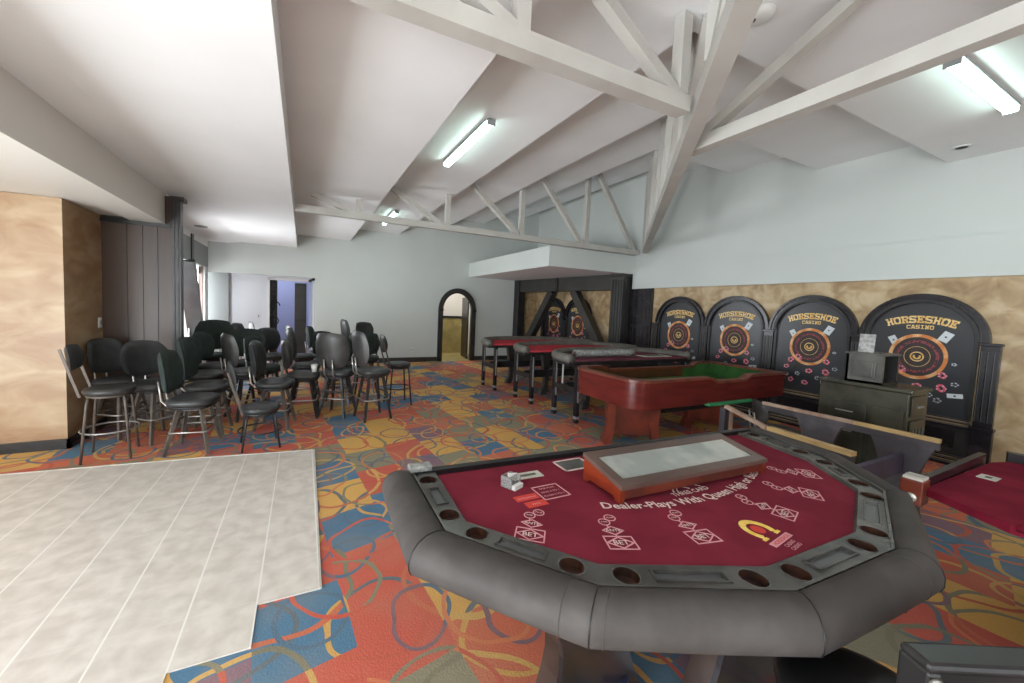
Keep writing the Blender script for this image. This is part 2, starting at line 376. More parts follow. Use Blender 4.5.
def text(mb, body, size, mt, T, d=.0012, arc=None, bold=.012, align='CENTER'):
    # arc = (radius, sign): bend the baseline; letters as extruded mesh
    cu = bpy.data.curves.new('lettering', 'FONT'); cu.body = body; cu.size = size; cu.extrude = 0; cu.align_x = align; cu.resolution_u = 2
    cu.offset = bold*size
    ob = bpy.data.objects.new('lettering', cu); COL.objects.link(ob)
    dg = bpy.context.evaluated_depsgraph_get(); me = ob.evaluated_get(dg).to_mesh()
    vs = []
    for v in me.vertices:
        x, y = v.co.x, v.co.y
        if arc:
            R, sg = arc; a = x/R
            x, y = (R+sg*y)*math.sin(a), sg*((R+sg*y)*math.cos(a)-R)
        vs.append((x, y, d))
    fs = [tuple(p.vertices) for p in me.polygons]
    ob.evaluated_get(dg).to_mesh_clear()
    mb.add(vs, fs, mt, False, T)
    bpy.data.objects.remove(ob); bpy.data.curves.remove(cu)

# ================================================================== SETTING
W = 6.8; BY = 10.5
fl = MB(); fl.box((-7, -4, -.1), (8.5, 14, 0), 'carpet'); struct(fl.build('floor'))
tl = MB(); pts = [(-7, 4.66), (-2.31, 4.63), (-.87, 4.51), (.125, 4.38), (.105, 2.2), (-.2, 2.2), (-.2, 1.925), (-.508, 1.925), (-.508, 1.65), (-.81, 1.65), (-.81, 1.3), (-1.12, 1.3), (-1.12, -4), (-7, -4)]
tl.prism(pts, .006, 'tile'); o = tl.build('floor_tiles', loc=(0, 0, .0)); struct(o); o.name = 'floor_2'
st = MB()
for a, b in zip(pts[0:4], pts[1:5]): st.bar((*a, .006), (*b, .006), .012, .008, 'paper')
struct(st.build('trim_1'))

# ceiling : stepped panels rising from two eaves towards the hip
lev = [(-.14, 2.9), (1.09, 3.2), (2.35, 3.51), (3.63, 3.82), (4.9, 4.14), (6.2, 4.45), (8.6, 4.76)]
ce = MB(); prev = None
X1, Y1 = 8.6, 11.4; HO = .5   # y edge = x edge - HO
lo = -1.3
for i, (a, z) in enumerate(lev):
    p = lo if i == 0 else lev[i-1][0]
    # L-shaped polygon at height z: min(x, y+HO) in [p, a]; thickness 6 cm
    xa, ya = p, p-HO; xb, yb = min(a, X1), min(a-HO, Y1)
    if i == 0: ya = -4
    L_ = [(xa, ya), (X1, ya), (X1, yb), (xb, yb), (xb, Y1), (xa, Y1)]
    tz = lev[min(i+1, len(lev)-1)][1]+.02
    ce.prism(L_, tz-z, 'ceil', T=TR((0, 0, z)))
struct(ce.build('ceiling'))
# eave strip between the left beam and the first panel, and the low soffit left of it
cv = MB()
cv.add([(-1.56, -4, 2.857), (-1.3, -4, 2.9), (-1.3, Y1, 2.9), (-1.56, Y1, 2.857), (-1.56, -4, 3), (-1.3, -4, 3), (-1.3, Y1, 3), (-1.56, Y1, 3)], [(0, 3, 2, 1), (0, 1, 5, 4), (3, 7, 6, 2), (0, 4, 7, 3), (1, 2, 6, 5), (4, 5, 6, 7)], 'ceil')
cv.add([(-2.35, 6.16, 2.857), (-1.56, 6.16, 2.857), (-1.56, Y1, 2.857), (-2.35, Y1, 2.857)], [(0, 1, 2, 3)], 'ceil')
struct(cv.build('ceiling_2'))
bm_ = MB(); bm_.box((-1.9, -4, 2.487), (-1.56, 6.1, 2.857), 'white'); bm_.box((-7, -4, 2.52), (-1.9, 6.1, 2.9), 'white'); struct(bm_.build('ceiling_3'))

# left gold wall
g = MB(); g.box((-5.2, 5.25, 0), (-2.165, 6.1, 2.515), 'goldl'); struct(g.build('wall_left'))
bb = MB()
for (z0, z1, d) in ((0, .05, .03), (.05, .085, .022), (.085, .1, .03)):
    bb.box((-5.2, 5.25-d, z0), (-2.165+d, 5.25, z1), 'black'); bb.box((-2.165, 5.25-d, z0), (-2.165+d, 6.04, z1), 'black')
struct(bb.build('baseboard_left'))
# brown planked partition with end post
p_ = MB()
xs = [-2.165, -1.93, -1.78, -1.635, -1.49]
for a, b in zip(xs, xs[1:]): p_.box((a+.003, 6.05, 0), (b-.003, 6.12, 2.487), 'planks')
p_.box((-2.165, 6.06, 0), (-1.45, 6.11, 2.487), 'black'); p_.box((-1.57, 6.04, 2.4), (-1.45, 6.12, 2.83), 'planks')
p_.box((-2.165, 6.03, 2.44), (-1.5, 6.05, 2.487), 'black'); p_.box((-2.165, 6.05, 2.46), (-1.9, 6.12, 2.56), 'black')
struct(p_.build('wall_partition'))
ps = MB(); ps.box((-1.49, 6.02, 0), (-1.40, 6.14, 2.80), 'darkgrey'); ps.box((-1.5, 6.0, 2.78), (-1.36, 6.16, 2.83), 'darkgrey')
for k in range(2): ps.box((-1.475+.04*k, 6.012, 0), (-1.46+.04*k, 6.02, 2.76), 'frame')
struct(ps.build('trim_2'))
# left wall beyond the partition: lintel, braces, window opening
lw = MB()
lw.box((-2.1, 6.14, 2.27), (-1.95, BY, 2.72), 'metalgrey'); lw.box((-2.12, 6.14, 2.72), (-1.95, BY, 2.9), 'ceil')
lw.box((-2.1, 6.14, 0), (-1.95, 7.6, 2.27), 'wall'); lw.box((-2.1, 10.2, 0), (-1.95, BY, 2.27), 'wall'); lw.box((-2.1, 7.6, 0), (-1.95, 10.2, .7), 'wall')
struct(lw.build('wall_left_far'))
br = MB(); br.bar((-1.98, 9.65, .7), (-1.98, 8.85, 2.27), .12, .26, 'black', up=(1, 0, 0)); br.box((-2.0, 9.05, 2.2), (-1.93, 9.2, 2.8), 'black'); br.box((-2.06, 8.5, .7), (-2.0, 8.58, 2.27), 'silver'); br.box((-2.05, 10.12, .7), (-1.98, 10.2, 2.27), 'brownframe'); struct(br.build('trim_3'))
wn = MB(); wn.box((-2.09, 9.45, .75), (-2.07, 10.12, 2.2), 'blind'); struct(wn.build('window_1'))

# back wall with arched doorway and wide opening on the left
ar = (3.66, 4.56, 1.50)   # inner x0, x1, spring z
def arch_face(mb, x0, x1, xa, xb, zs, ztop, y, mt, seg=20, zb=0):
    c = (xa+xb)/2; r = (xb-xa)/2
    pts_ = [(c-r*math.cos(pi*i/seg), zs+r*1.1*math.sin(pi*i/seg)) for i in range(seg+1)]
    vs = []; fs = []
    for (x, z) in pts_: vs += [(x, y, z), (x, y, ztop)]
    for i in range(seg): fs.append((2*i, 2*i+2, 2*i+3, 2*i+1))
    mb.add(vs, fs, mt)
    mb.add([(x0, y, zb), (xa, y, zb), (xa, y, zs), (xa, y, ztop), (x0, y, ztop)], [(0, 1, 2, 3, 4)], mt)
    mb.add([(xb, y, zb), (x1, y, zb), (x1, y, ztop), (xb, y, ztop), (xb, y, zs)], [(0, 1, 2, 3, 4)], mt)
    # reveal
    n = len(pts_); q = [(xa, zb)]+pts_+[(xb, zb)]
    vs = [(x, y, z) for x, z in q]+[(x, y+.16, z) for x, z in q]; k = len(q)
    mb.add(vs, [(i, i+1, k+i+1, k+i) for i in range(k-1)], mt)
bw = MB(); arch_face(bw, .27, 8.6, ar[0]-.1, ar[1]+.1, ar[2], 5.2, BY, 'wall')
bw.add([(.27, BY, 0), (.27, BY+.3, 0), (.27, BY+.3, 2.18), (.27, BY, 2.18)], [(0, 1, 2, 3)], 'wall')
bw.box((-2.1, BY, 2.18), (.27, BY+.16, 5.2), 'wall')
struct(bw.build('wall_back'))
# recess behind the opening
rc = MB(); DY = 10.9
rc.box((-1.6, DY, 0), (-.79, DY+.1, 2.5), 'daywall'); rc.box((-.79, DY, 2.13), (.3, DY+.1, 2.5), 'daywall'); rc.box((.19, DY, 0), (.3, DY+.1, 2.5), 'daywall')
rc.box((-2.6, DY-.12, 0), (-1.6, DY+.1, 2.5), 'metalgrey'); rc.box((-2.6, BY+.16, 2.3), (.3, DY, 2.4), 'white'); rc.box((.27, BY+.1, 0), (.35, DY+.1, 2.4), 'wall')
struct(rc.build('wall_recess'))
dr = MB(); dr.box((-.80, DY-.02, 0), (-.755, DY+.1, 2.12), 'soffit'); dr.box((.13, DY-.02, 0), (.19, DY+.1, 2.15), 'bluewall'); dr.box((-.8, DY-.02, 2.09), (.19, DY+.1, 2.15), 'soffit'); struct(dr.build('trim_4'))
rm = MB(); rm.box((-2.2, 13.2, 0), (1.6, 13.3, 2.9), 'bluewall'); rm.box((-2.2, 11, 0), (-2.1, 13.2, 2.9), 'bluewall'); rm.box((1.5, 11, 0), (1.6, 13.2, 2.9), 'bluewall'); rm.box((-2.2, 11, 2.9), (1.6, 13.3, 3), 'daywall'); struct(rm.build('wall_blue_room'))
bk = MB(); bk.box((-.76, DY+.12, 0), (-.6, DY+.3, 2.1), 'brick')
for k in range(16): bk.box((-.765, DY+.115, .06+.13*k), (-.595, DY+.3, .066+.13*k), 'darkgrey')
struct(bk.build('trim_5'))
dd = thing('dark_shelf_unit', 'tall dark cabinet door seen through the blue-walled doorway', 'cabinet', (-.08, DY+.3, 0))
q = MB(); q.box((-.12, 0, 0), (.16, .3, 2.06), 'black', bev=.01); q.build('body', dd)
q = MB(); q.box((-.10, -.012, 1.1), (.14, 0, 1.98), 'darkgrey'); q.box((-.10, -.012, .1), (.14, 0, 1.05), 'darkgrey'); q.build('door', dd)
ir = thing('wrought_iron_scroll', 'black wrought iron scroll ornament at the left jamb of the blue doorway', 'ornament', (-.66, DY+.08, 0))
for k, (zc, r, sg) in enumerate(((1.45, .13, 1), (1.05, .15, -1), (.7, .12, 1))):
    q = MB(); q.tube([(sg*r*(1-i/26)*math.cos(i*.35), 0, zc+r*(1-i/26)*math.sin(i*.35)) for i in range(22)], .016, 'iron', 6); q.build('scroll', ir)
q = MB(); q.tube([(0, 0, .05), (-.02, 0, .6), (.02, 0, 1.2), (0, 0, 1.72)], .016, 'iron', 6); q.build('stem', ir)
# arch frame and the little room behind
fr = MB(); c = (ar[0]+ar[1])/2; ri = (ar[1]-ar[0])/2
TA = Matrix.Translation((c, BY+.05, ar[2])) @ Matrix.Rotation(pi/2, 4, 'X')
fr.ring((0, 0), ri, ri+.13, .12, 'black', 0, pi, 24, T=TA, sy=1.1); fr.ring((0, 0), ri+.03, ri+.10, .14, 'darkgrey', 0, pi, 24, T=TA, sy=1.1)
for x0, x1 in ((ar[0]-.13, ar[0]), (ar[1], ar[1]+.13)):
    fr.box((x0, BY-.07, 0), (x1, BY+.05, ar[2]), 'black'); fr.box((x0+.03, BY-.09, .1), (x1-.03, BY-.07, ar[2]-.03), 'darkgrey'); fr.box((x0-.01, BY-.1, ar[2]-.02), (x1+.01, BY-.07, ar[2]+.02), 'black')
struct(fr.build('door_1'))
a2 = MB(); a2.box((3.2, 12.3, 0), (5.3, 12.4, 1.2), 'tilewall'); a2.box((3.2, 12.28, 1.2), (5.3, 12.4, 1.28), 'black'); a2.box((3.2, 12.3, 1.28), (5.3, 12.4, 3), 'white')
a2.box((3.1, 10.66, 0), (3.2, 12.4, 3), 'white'); a2.box((5.2, 10.66, 0), (5.3, 12.4, 3), 'white'); a2.box((3.1, 10.66, 3), (5.3, 12.4, 3.1), 'white'); a2.box((3.2, 10.4, 0.001), (5.2, 12.3, .008), 'tilewall')
struct(a2.build('wall_arch_room'))
od = thing('open_dark_door', 'open dark wooden door folded back inside the arched doorway', 'door', (4.56, 10.62, 0))
q = MB(); q.box((-.04, 0.06, .02), (0.0, .9, 1.9), 'black', T=TR(rz=math.radians(-10)), bev=.006); q.build('leaf', od)
q = MB(); q.lathe([(.0, 0), (.02, .01), (.028, .03), (.02, .05), (0, .055)], 'chrome', 12, T=TR((.08, .78, 1.0), ry=-pi/2)); q.build('handle', od)

# baseboard on the back wall
b2 = MB(); b2.box((.3, BY-.02, 0), (ar[0]-.14, BY, .13), 'darkgrey'); b2.box((ar[1]+.14, BY-.02, 0), (6.4, BY, .13), 'darkgrey'); struct(b2.build('baseboard_back'))

# right wall: marbled lower part, white band above
rw = MB(); rw.box((W, -4, 0), (W+.15, BY, 2.2), 'goldr'); struct(rw.build('wall_right'))
rw = MB(); rw.box((6.05, BY-.03, 0), (W-.004, BY, 2.2), 'goldr'); struct(rw.build('wall_alcove'))
rw = MB(); rw.box((W+.02, -4, 2.6), (W+.2, BY, 5.2), 'wall')
rw.add([(W-.06, -4, 2.16), (W-.06, 6.42, 2.16), (W-.06, 6.42, 2.62), (W-.06, -4, 2.62), (W+.1, -4, 2.16), (W+.1, 6.42, 2.16), (W+.1, 6.42, 2.64), (W+.1, -4, 2.64)], [(0, 1, 2, 3), (0, 4, 5, 1), (3, 2, 6, 7), (1, 5, 6, 2), (0, 3, 7, 4)], 'wall'); struct(rw.build('wall_right_upper'))
# box soffit over the alcove
sf = MB(); sf.box((4.45, 6.42, 2.5), (W+.1, BY, 2.9), 'wall'); sf.box((4.46, 6.43, 2.495), (W, BY, 2.5), 'soffit'); struct(sf.build('ceiling_4'))
# far edges of the room behind the camera
eb = MB(); eb.box((-7, -4.1, 0), (8.6, -4, 5), 'wall'); eb.box((8.5, -4, 0), (8.6, 11, 5), 'wall'); eb.box((-7, 5.4, 0), (-6.9, 6.1, 2.6), 'wall'); struct(eb.build('wall_outer'))

# black portal of the alcove
po = thing('alcove_portal', 'black wooden portal frame with fluted column and diagonal braces under the soffit', 'portal frame', (6.41, 8.4, 0), math.radians(7.2))
q = MB(); q.box((-.17, -1.95, 0), (.17, -1.62, 2.44), 'darkgrey', bev=.01)
for k in range(4): q.box((-.185, -1.92+.075*k, .15), (-.165, -1.885+.075*k, 2.36), 'black')
for k in range(3): q.box((-.13+.1*k, -1.965, .15), (-.10+.1*k, -1.945, 2.36), 'black')
q.build('column', po)
q = MB(); q.box((-.2, -1.98, 2.44), (.2, -1.60, 2.495), 'darkgrey', bev=.008); q.build('capital', po)
q = MB(); q.box((-.17, 1.85, 0), (.1, 2.08, 2.49), 'black', bev=.01); q.build('post', po)
q = MB(); q.box((-.13, -1.62, 2.13), (.13, 1.85, 2.49), 'darkgrey', bev=.008); q.box((-.16, .17, 2.1), (-.13, .24, 2.49), 'black'); q.build('beam', po)
for y0, y1 in ((.50, 1.70), (-.32, -1.56)):
    q = MB(); q.bar((0, y0, 2.14), (0, y1, .35), .2, .2, 'darkgrey', up=(1, 0, 0)); q.build('brace', po)
q = MB(); q.box((-.1, -1.6, 0), (.1, 1.85, .34), 'black', bev=.01); q.build('sill', po)
dk = MB(); dk.box((W-.05, 5.86, 0), (W, 6.44, 2.16), 'black')
for k in range(5): dk.box((W-.058, 5.9+.11*k, 0), (W-.05, 5.99+.11*k, 2.14), 'blackgloss')
struct(dk.build('trim_6'))

# ================================================================== TRUSSES
def zroof(x, y):
    v = min(x, y+HO)
    for a, z in lev:
        if v < a: return z
    return 4.76
def truss(name, label, chord, webs):
    t = thing(name, label, 'roof truss', chord[0])
    o0 = Vector(chord[0])
    q = MB(); q.bar(Vector(chord[0])-o0, Vector(chord[1])-o0, .10, .10, 'truss'); q.build('bottom_chord', t)
    for (p, r, wd) in webs:
        q = MB(); q.bar(Vector(p)-o0, Vector(r)-o0, wd, wd, 'truss'); q.build('web', t)
    return t
yn = 1.78
truss('roof_truss', 'near cream roof truss crossing overhead from upper left to the diagonal hip truss', ((-.1, yn, 2.95), (2.22, yn, 2.95)),
      [((.99, yn, 2.99), (.99, yn, 3.2), .075), ((.45, yn, 3.2), (.95, yn, 3.0), .07), ((1.30, yn, 3.49), (2.12, yn, 3.0), .07), ((2.17, yn, 3.0), (2.17, yn, 3.5), .075)])
yf = 6.3
truss('roof_truss', 'far cream roof truss running above the stools to the alcove column', ((-.12, yf, 2.95), (6.7, yf, 2.95)),
      [((.10, yf, 3.19), (.66, yf, 3.0), .07), ((.76, yf, 3.0), (.76, yf, 3.2), .07), ((1.2, yf, 3.5), (2.1, yf, 3.0), .08), ((2.23, yf, 3.0), (2.23, yf, 3.5), .08),
       ((2.62, yf, 3.81), (3.62, yf, 3.0), .085), ((3.7, yf, 3.0), (3.7, yf, 3.82), .085), ((4.12, yf, 4.13), (5.12, yf, 3.0), .085), ((5.24, yf, 3.0), (5.24, yf, 4.45), .085), ((5.5, yf, 4.44), (6.58, yf, 3.0), .085)])
xr = 2.85
truss('roof_truss', 'right hand cream roof truss running from the hip towards the ceiling lamp', ((xr, 2.2, 2.965), (xr, -1.2, 2.965)),
      [((xr, 2.1, 3.02), (xr, 1.1, 3.5), .075)])
d45 = Vector((1, 1, 0)).normalized()
P0 = Vector((.25, -.35, 2.965)); P1 = Vector((6.62, 6.02, 2.965))
webs = []
for k in range(1, 9):
    t = .45+k*1.05
    a = P0+d45*t; a.z = 3.02; b = a.copy(); b.z = max(3.19, zroof(a.x, a.y-.02))
    webs.append((a, b, .09))
    c_ = P0+d45*(t-.72); c_.z = max(3.19, zroof(c_.x, c_.y-.02)-.01)
    webs.append((c_, a, .08))
t = truss('hip_truss', 'wide diagonal cream hip truss descending to the alcove column', (P0, P1), webs)
q = MB(); q.bar(Vector((0, 0, 0)), P1-P0, .105, .13, 'truss')
for c in kids(t):
    if c.name.startswith('bottom_chord'):
        old = c; c2 = q.build('bottom_chord', t); bpy.data.objects.remove(old); c2.name = 'bottom_chord'

# ================================================================== LAMPS and small ceiling things
def tubelight(label, loc, rz, z):
    t = thing('fluorescent_lamp', label, 'ceiling lamp', (loc[0], loc[1], z), rz, 'fluorescent lamps on the stepped ceiling')
    q = MB(); q.box((-.66, -.05, -.036), (.66, .05, -.020), 'metalgrey'); q.box((-.64, -.02, -.012), (-.60, .02, 0), 'metalgrey'); q.box((.60, -.02, -.012), (.64, .02, 0), 'metalgrey'); q.build('housing', t)
    q = MB(); pr_ = [(-.04, 0), (-.042, -.02), (-.032, -.036), (0, -.042), (.032, -.036), (.042, -.02), (.04, 0)]
    q.prism(pr_, 1.3, 'lamp', T=Matrix.Translation((-.65, 0, -.035)) @ Matrix(((0, 0, 1, 0), (1, 0, 0, 0), (0, 1, 0, 0), (0, 0, 0, 1)))); q.build('diffuser', t)
    for sx_ in (-.665, .655):
        q = MB(); q.box((sx_, -.044, -.078), (sx_+.01, .044, -.02), 'metalgrey'); q.build('end_cap', t)
tubelight('bright fluorescent lamp on the right panel above the posters', (4.79, 1.15), 0, 3.51)
tubelight('fluorescent lamp between the two crosswise trusses', (1.69, 4.22), pi/2, 3.51)
tubelight('far fluorescent lamp seen behind the far truss', (1.69, 8.5), pi/2, 3.51)
sm = thing('smoke_detector', 'round white smoke detector beside the top of the hip truss', 'smoke detector', (2.565, 1.551, 3.51))
q = MB(); q.lathe([(.0, -.05), (.05, -.05), (.075, -.035), (.085, -.01), (.085, 0)], 'plastic', 24); q.build('body', sm)
q = MB(); q.lathe([(0, -.055), (.018, -.055), (.02, -.045), (0, -.045)], 'iron', 12, T=TR((-.04, .02, 0))); q.build('sensor', sm)
sp = thing('recessed_spotlight', 'small unlit recessed spotlight near the right wall', 'spotlight', (6.33, 1.63, 3.51))
q = MB(); q.ring((0, 0), .05, .075, .012, 'plastic', T=TR((0, 0, -.012))); q.build('rim', sp); q = MB(); q.lathe([(0, -.02), (.045, -.012), (.05, 0)], 'iron', 16); q.build('bulb', sp)
sp2 = thing('ceiling_air_vent', 'small dark round vent in the low ceiling beyond the brown partition', 'vent', (-1.66, 8.4, 2.857))
q = MB(); q.ring((0, 0), .06, .10, .012, 'metalgrey', T=TR((0, 0, -.012))); q.build('rim', sp2); q = MB(); q.lathe([(0, -.008), (.06, -.008), (.06, 0)], 'iron', 16); q.build('grille', sp2)
def switchplate(label, loc, rz, wd=.075):
    t = thing('wall_switch', label, 'switch', loc, rz)
    q = MB(); q.box((-wd/2, -.01, -.06), (wd/2, 0, .06), 'plastic', bev=.004); q.build('plate', t)
    q = MB(); q.box((-.012, -.017, -.025), (.012, -.01, .025), 'metalgrey'); q.build('button', t)
switchplate('white light switch on the gold wall beside the brown planks', (-2.165, 5.97, 1.25), pi/2)
switchplate('light switch on the bright wall left of the blue doorway', (-.99, DY, 1.18), 0)
switchplate('low socket plate on the back wall left of the arched doorway', (2.79, BY, .34), 0)

# ================================================================== POSTER ARCHES on the right wall
LET = {'H': ["11100111", "11100111", "01100110", "01100110", "01111110", "01111110", "01100110", "01100110", "11100111", "11100111"],
 'O': ["01111110", "11111111", "11100111", "11000011", "11000011", "11000011", "11000011", "11100111", "11111111", "01111110"],
 'R': ["11111110", "11111111", "01100011", "01100011", "01111110", "01111100", "01101110", "01100110", "11110111", "11110111"],
 'S': ["01111111", "11111111", "11000011", "11100000", "11111110", "01111111", "00000111", "11000011", "11111111", "11111110"],
 'E': ["11111111", "11111111", "01100011", "01101100", "01111100", "01111100", "01101100", "01100011", "11111111", "11111111"],
 'C': ["01111111", "11111111", "11000011", "11000000", "11000000", "11000000", "11000000", "11000011", "11111111", "01111111"],
 'A': ["00111100", "00111100", "00111100", "01100110", "01100110", "01100110", "01111110", "01111110", "11000011", "11100111"],
 'I': ["01111110", "01111110", "00011000", "00011000", "00011000", "00011000", "00011000", "00011000", "01111110", "01111110"],
 'N': ["11100111", "11110111", "01110110", "01111110", "01111110", "01101110", "01101110", "01100110", "11110111", "11110110"]}
def slab(mb, word, x0, pitch, wl, hl, base, mt, T, R=None, d=.002):
    for i, ch in enumerate(word):
        g_ = LET[ch]; xc = x0+pitch*i
        for r, row in enumerate(g_):
            c0 = None
            for cidx in range(9):
                on = cidx < 8 and row[cidx] == '1'
                if on and c0 is None: c0 = cidx
                if not on and c0 is not None:
                    xa = xc+(c0/8-.5)*wl; xb = xc+(cidx/8-.5)*wl; ya = base+hl*(9-r)/10; yb = base+hl*(10-r)/10
                    qd = [(xa, ya), (xb, ya), (xb, yb), (xa, yb)]
                    if R: qd = [((R+y)*math.sin(x/R), (R+y)*math.cos(x/R)-R) for x, y in qd]
                    mb.add([(x, y, d) for x, y in qd], [(0, 1, 2, 3)], mt, T=T); c0 = None
def horseshoe(mb, c, r, wd, mt, T, d=.002, rot=0):
    mb.ring(c, r-wd, r, d, mt, rot-math.radians(35), rot+math.radians(215), 20, T=T, sy=1.12)
def poster_arch(name, label, yc):
    # local frame: x -> along wall to the viewer's right (-Y world), y -> up, z -> out of the wall (-X world)
    t = thing(name, label, 'arched poster', (W, yc, 0), 0, 'arched casino posters on the right wall')
    T = Matrix(((0, 0, -1, 0), (-1, 0, 0, 0), (0, 1, 0, 0), (0, 0, 0, 1)))
    zs = 1.435; ro = .545
    def TT(x, y, z): return T @ Matrix.Translation((x, y, z))
    q = MB(); q.ring((0, 0), .43, ro-.002, .05, 'blackgloss', 0, pi, 32, T=TT(0, zs, 0)); q.ring((0, 0), .44, .475, .075, 'black', 0, pi, 32, T=TT(0, zs, 0)); q.ring((0, 0), .515, ro-.004, .07, 'blackgloss', 0, pi, 32, T=TT(0, zs, 0)); q.build('arch_frame', t)
    q = MB(); o_ = [(-.45, .55), (.45, .55), (.45, zs)]+[(.44*math.cos(a*pi/24), zs+.44*math.sin(a*pi/24)) for a in range(25)]+[(-.45, zs)]
    q.prism(o_, .018, 'poster', T=TT(0, 0, .002)); q.build('poster_board', t)
    for sx_ in (-1, 1):
        q = MB(); q.box((sx_*.43, .55, 0), (sx_*.462, zs, .05), 'black', T=TT(0, 0, 0)); q.build('inner_jamb', t)
    q = MB(); q.box((-.462, .12, 0), (.462, .45, .02), 'black', T=TT(0, 0, 0)); q.box((-.36, .2, .02), (.36, .40, .028), 'blackgloss', T=TT(0, 0, 0))
    q.build('lower_panel', t)
    for (z0, z1, dd_) in ((.45, .475, .06), (.50, .515, .05), (.535, .55, .04), (.0, .04, .06), (.065, .085, .05), (.105, .125, .04)):
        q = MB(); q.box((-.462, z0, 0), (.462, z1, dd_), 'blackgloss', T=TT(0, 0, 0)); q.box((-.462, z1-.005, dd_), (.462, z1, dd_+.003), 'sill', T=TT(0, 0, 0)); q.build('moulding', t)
    q = MB(); slab(q, 'HORSESHOE', -.256, .064, .060, .088, .0, 'gold', TT(0, 1.625, .02), R=.75); q.build('lettering', t)
    q = MB(); slab(q, 'CASINO', -.095, .038, .034, .048, 0, 'gold', TT(0, 1.553, .02), R=1.2); q.build('lettering', t)
    cyw = 1.215
    q = MB(); q.ring((0, 0), .0, .215, .003, 'wheelin', T=TT(0, cyw, .02), sy=1.1); q.build('wheel_disc', t)
    q = MB(); q.ring((0, 0), .216, .25, .006, 'orange', T=TT(0, cyw, .02), sy=1.1, seg=40); q.build('wheel_rim', t)
    q = MB(); q.ring((0, 0), .155, .182, .005, 'wheelred', T=TT(0, cyw, .02), sy=1.1); q.ring((0, 0), .108, .112, .006, 'gold', T=TT(0, cyw, .02), sy=1.1); q.build('number_ring', t)
    q = MB(); q.ring((0, 0), .048, .06, .008, 'gold', T=TT(0, cyw, .02)); q.ring((0, 0), .016, .034, .009, 'gold', math.radians(-215), math.radians(35), 20, T=TT(0, cyw, .02)); q.build('horseshoe_emblem', t)
    for (x, y, a, wd_, h_) in ((-.215, 1.40, .5, .07, .11), (.215, 1.47, -.5, .085, .12), (.33, .80, -1.45, .05, .12)):
        q = MB(); TC = TT(x, y, .022) @ Matrix.Rotation(a, 4, 'Z'); q.box((-wd_/2, -h_/2, 0), (wd_/2, h_/2, .003), 'card', T=TC); q.ring((0, 0), 0, .01, .005, 'iron', T=TC, seg=8); q.build('playing_card', t)
    # stack of chips
    q = MB()
    for k in range(9): q.box((-.17+.004*(k % 2), .88+.018*k, .02), (-.08, .893+.018*k, .024), 'wheelin' if k < 7 else 'chip', T=TT(0, 0, 0))
    q.build('chip_stack', t)
    chips = [(-.125, 1.055, .035, 'chip'), (-.22, 1.0, .034, 'chip'), (.22, 1.02, .034, 'chip'), (-.27, .89, .03, 'chip'), (.02, .86, .036, 'chip'), (.22, .87, .04, 'chip'), (.32, .93, .026, 'chipb'), (-.12, .80, .026, 'chipb'), (-.2, .70, .032, 'chip'), (.13, .77, .026, 'chipb'), (-.02, .68, .034, 'chip'), (-.26, .77, .024, 'chipb'), (.2, .72, .03, 'chipb'), (.30, 1.16, .016, 'chipb')]
    for (x, y, r, mt_) in chips:
        r *= 1.25
        q = MB(); q.ring((0, 0), r*.45, r, .004, mt_, T=TT(x, y, .021) @ Matrix.Rotation(x*9, 4, 'Z'), seg=12, sy=.75)
        for k in range(5):
            a = k*2*pi/5; q.box((r*.8*math.cos(a)-.006, r*.6*math.sin(a)-.005, .004), (r*.8*math.cos(a)+.006, r*.6*math.sin(a)+.005, .006), 'card', T=TT(x, y, .021))
        q.build('chip', t)
    return t
ycs = [1.92, 3.015, 4.10, 5.19, 8.29, 9.38]
labs = ['nearest arched HORSESHOE CASINO poster, beside the fluted end pilaster', 'arched HORSESHOE CASINO poster just left of the dark cabinet', 'arched HORSESHOE CASINO poster behind the right end of the green-lined table',
        'last arched HORSESHOE CASINO poster before the black alcove column', 'arched poster in the alcove half hidden by the right diagonal brace', 'arched poster in the alcove left of the other, nearer the back wall']
pa = poster_arch('arched_poster', labs[0], ycs[0])
for y, l in zip(ycs[1:], labs[1:]): dup(pa, (W, y, 0), 0, l)
def pilaster(label, yc):
    t = thing('pilaster', label, 'pilaster', (W, yc, 0), 0, 'black pilasters between the posters')
    q = MB(); q.box((-.06, -.068, .5), (0, .068, 1.40), 'blackgloss', bev=.004)
    q.build('shaft', t)
    for k in range(3):
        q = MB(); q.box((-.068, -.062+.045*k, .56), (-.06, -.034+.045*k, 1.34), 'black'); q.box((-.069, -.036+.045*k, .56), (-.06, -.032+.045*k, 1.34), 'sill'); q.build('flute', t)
    q = MB(); q.box((-.08, -.08, 1.40), (0, .08, 1.43), 'blackgloss', bev=.004); q.build('capital', t)
    q = MB(); q.box((-.07, -.077, 0), (0, .077, .47), 'blackgloss', bev=.004); q.box((-.085, -.085, .47), (0, .085, .5), 'blackgloss'); q.box((-.08, -.085, 0), (0, .085, .12), 'black'); q.build('plinth', t)
    return t
pl = pilaster('black fluted pilaster at the near end of the poster row', 1.37)
for y, l in ((2.468, 'black pilaster between the nearest poster and the next, behind the dark cabinet'), (3.558, 'black pilaster between the second and third posters from the near end'), (4.645, 'black pilaster between the third and fourth posters from the near end'),
             (5.735, 'black pilaster beside the dark planks near the alcove column'), (7.74, 'black pilaster at the near side of the alcove posters'), (8.835, 'black pilaster between the two alcove posters'), (9.93, 'black pilaster of the alcove posters nearest the back wall')):
    dup(pl, (W, y, 0), 0, l)

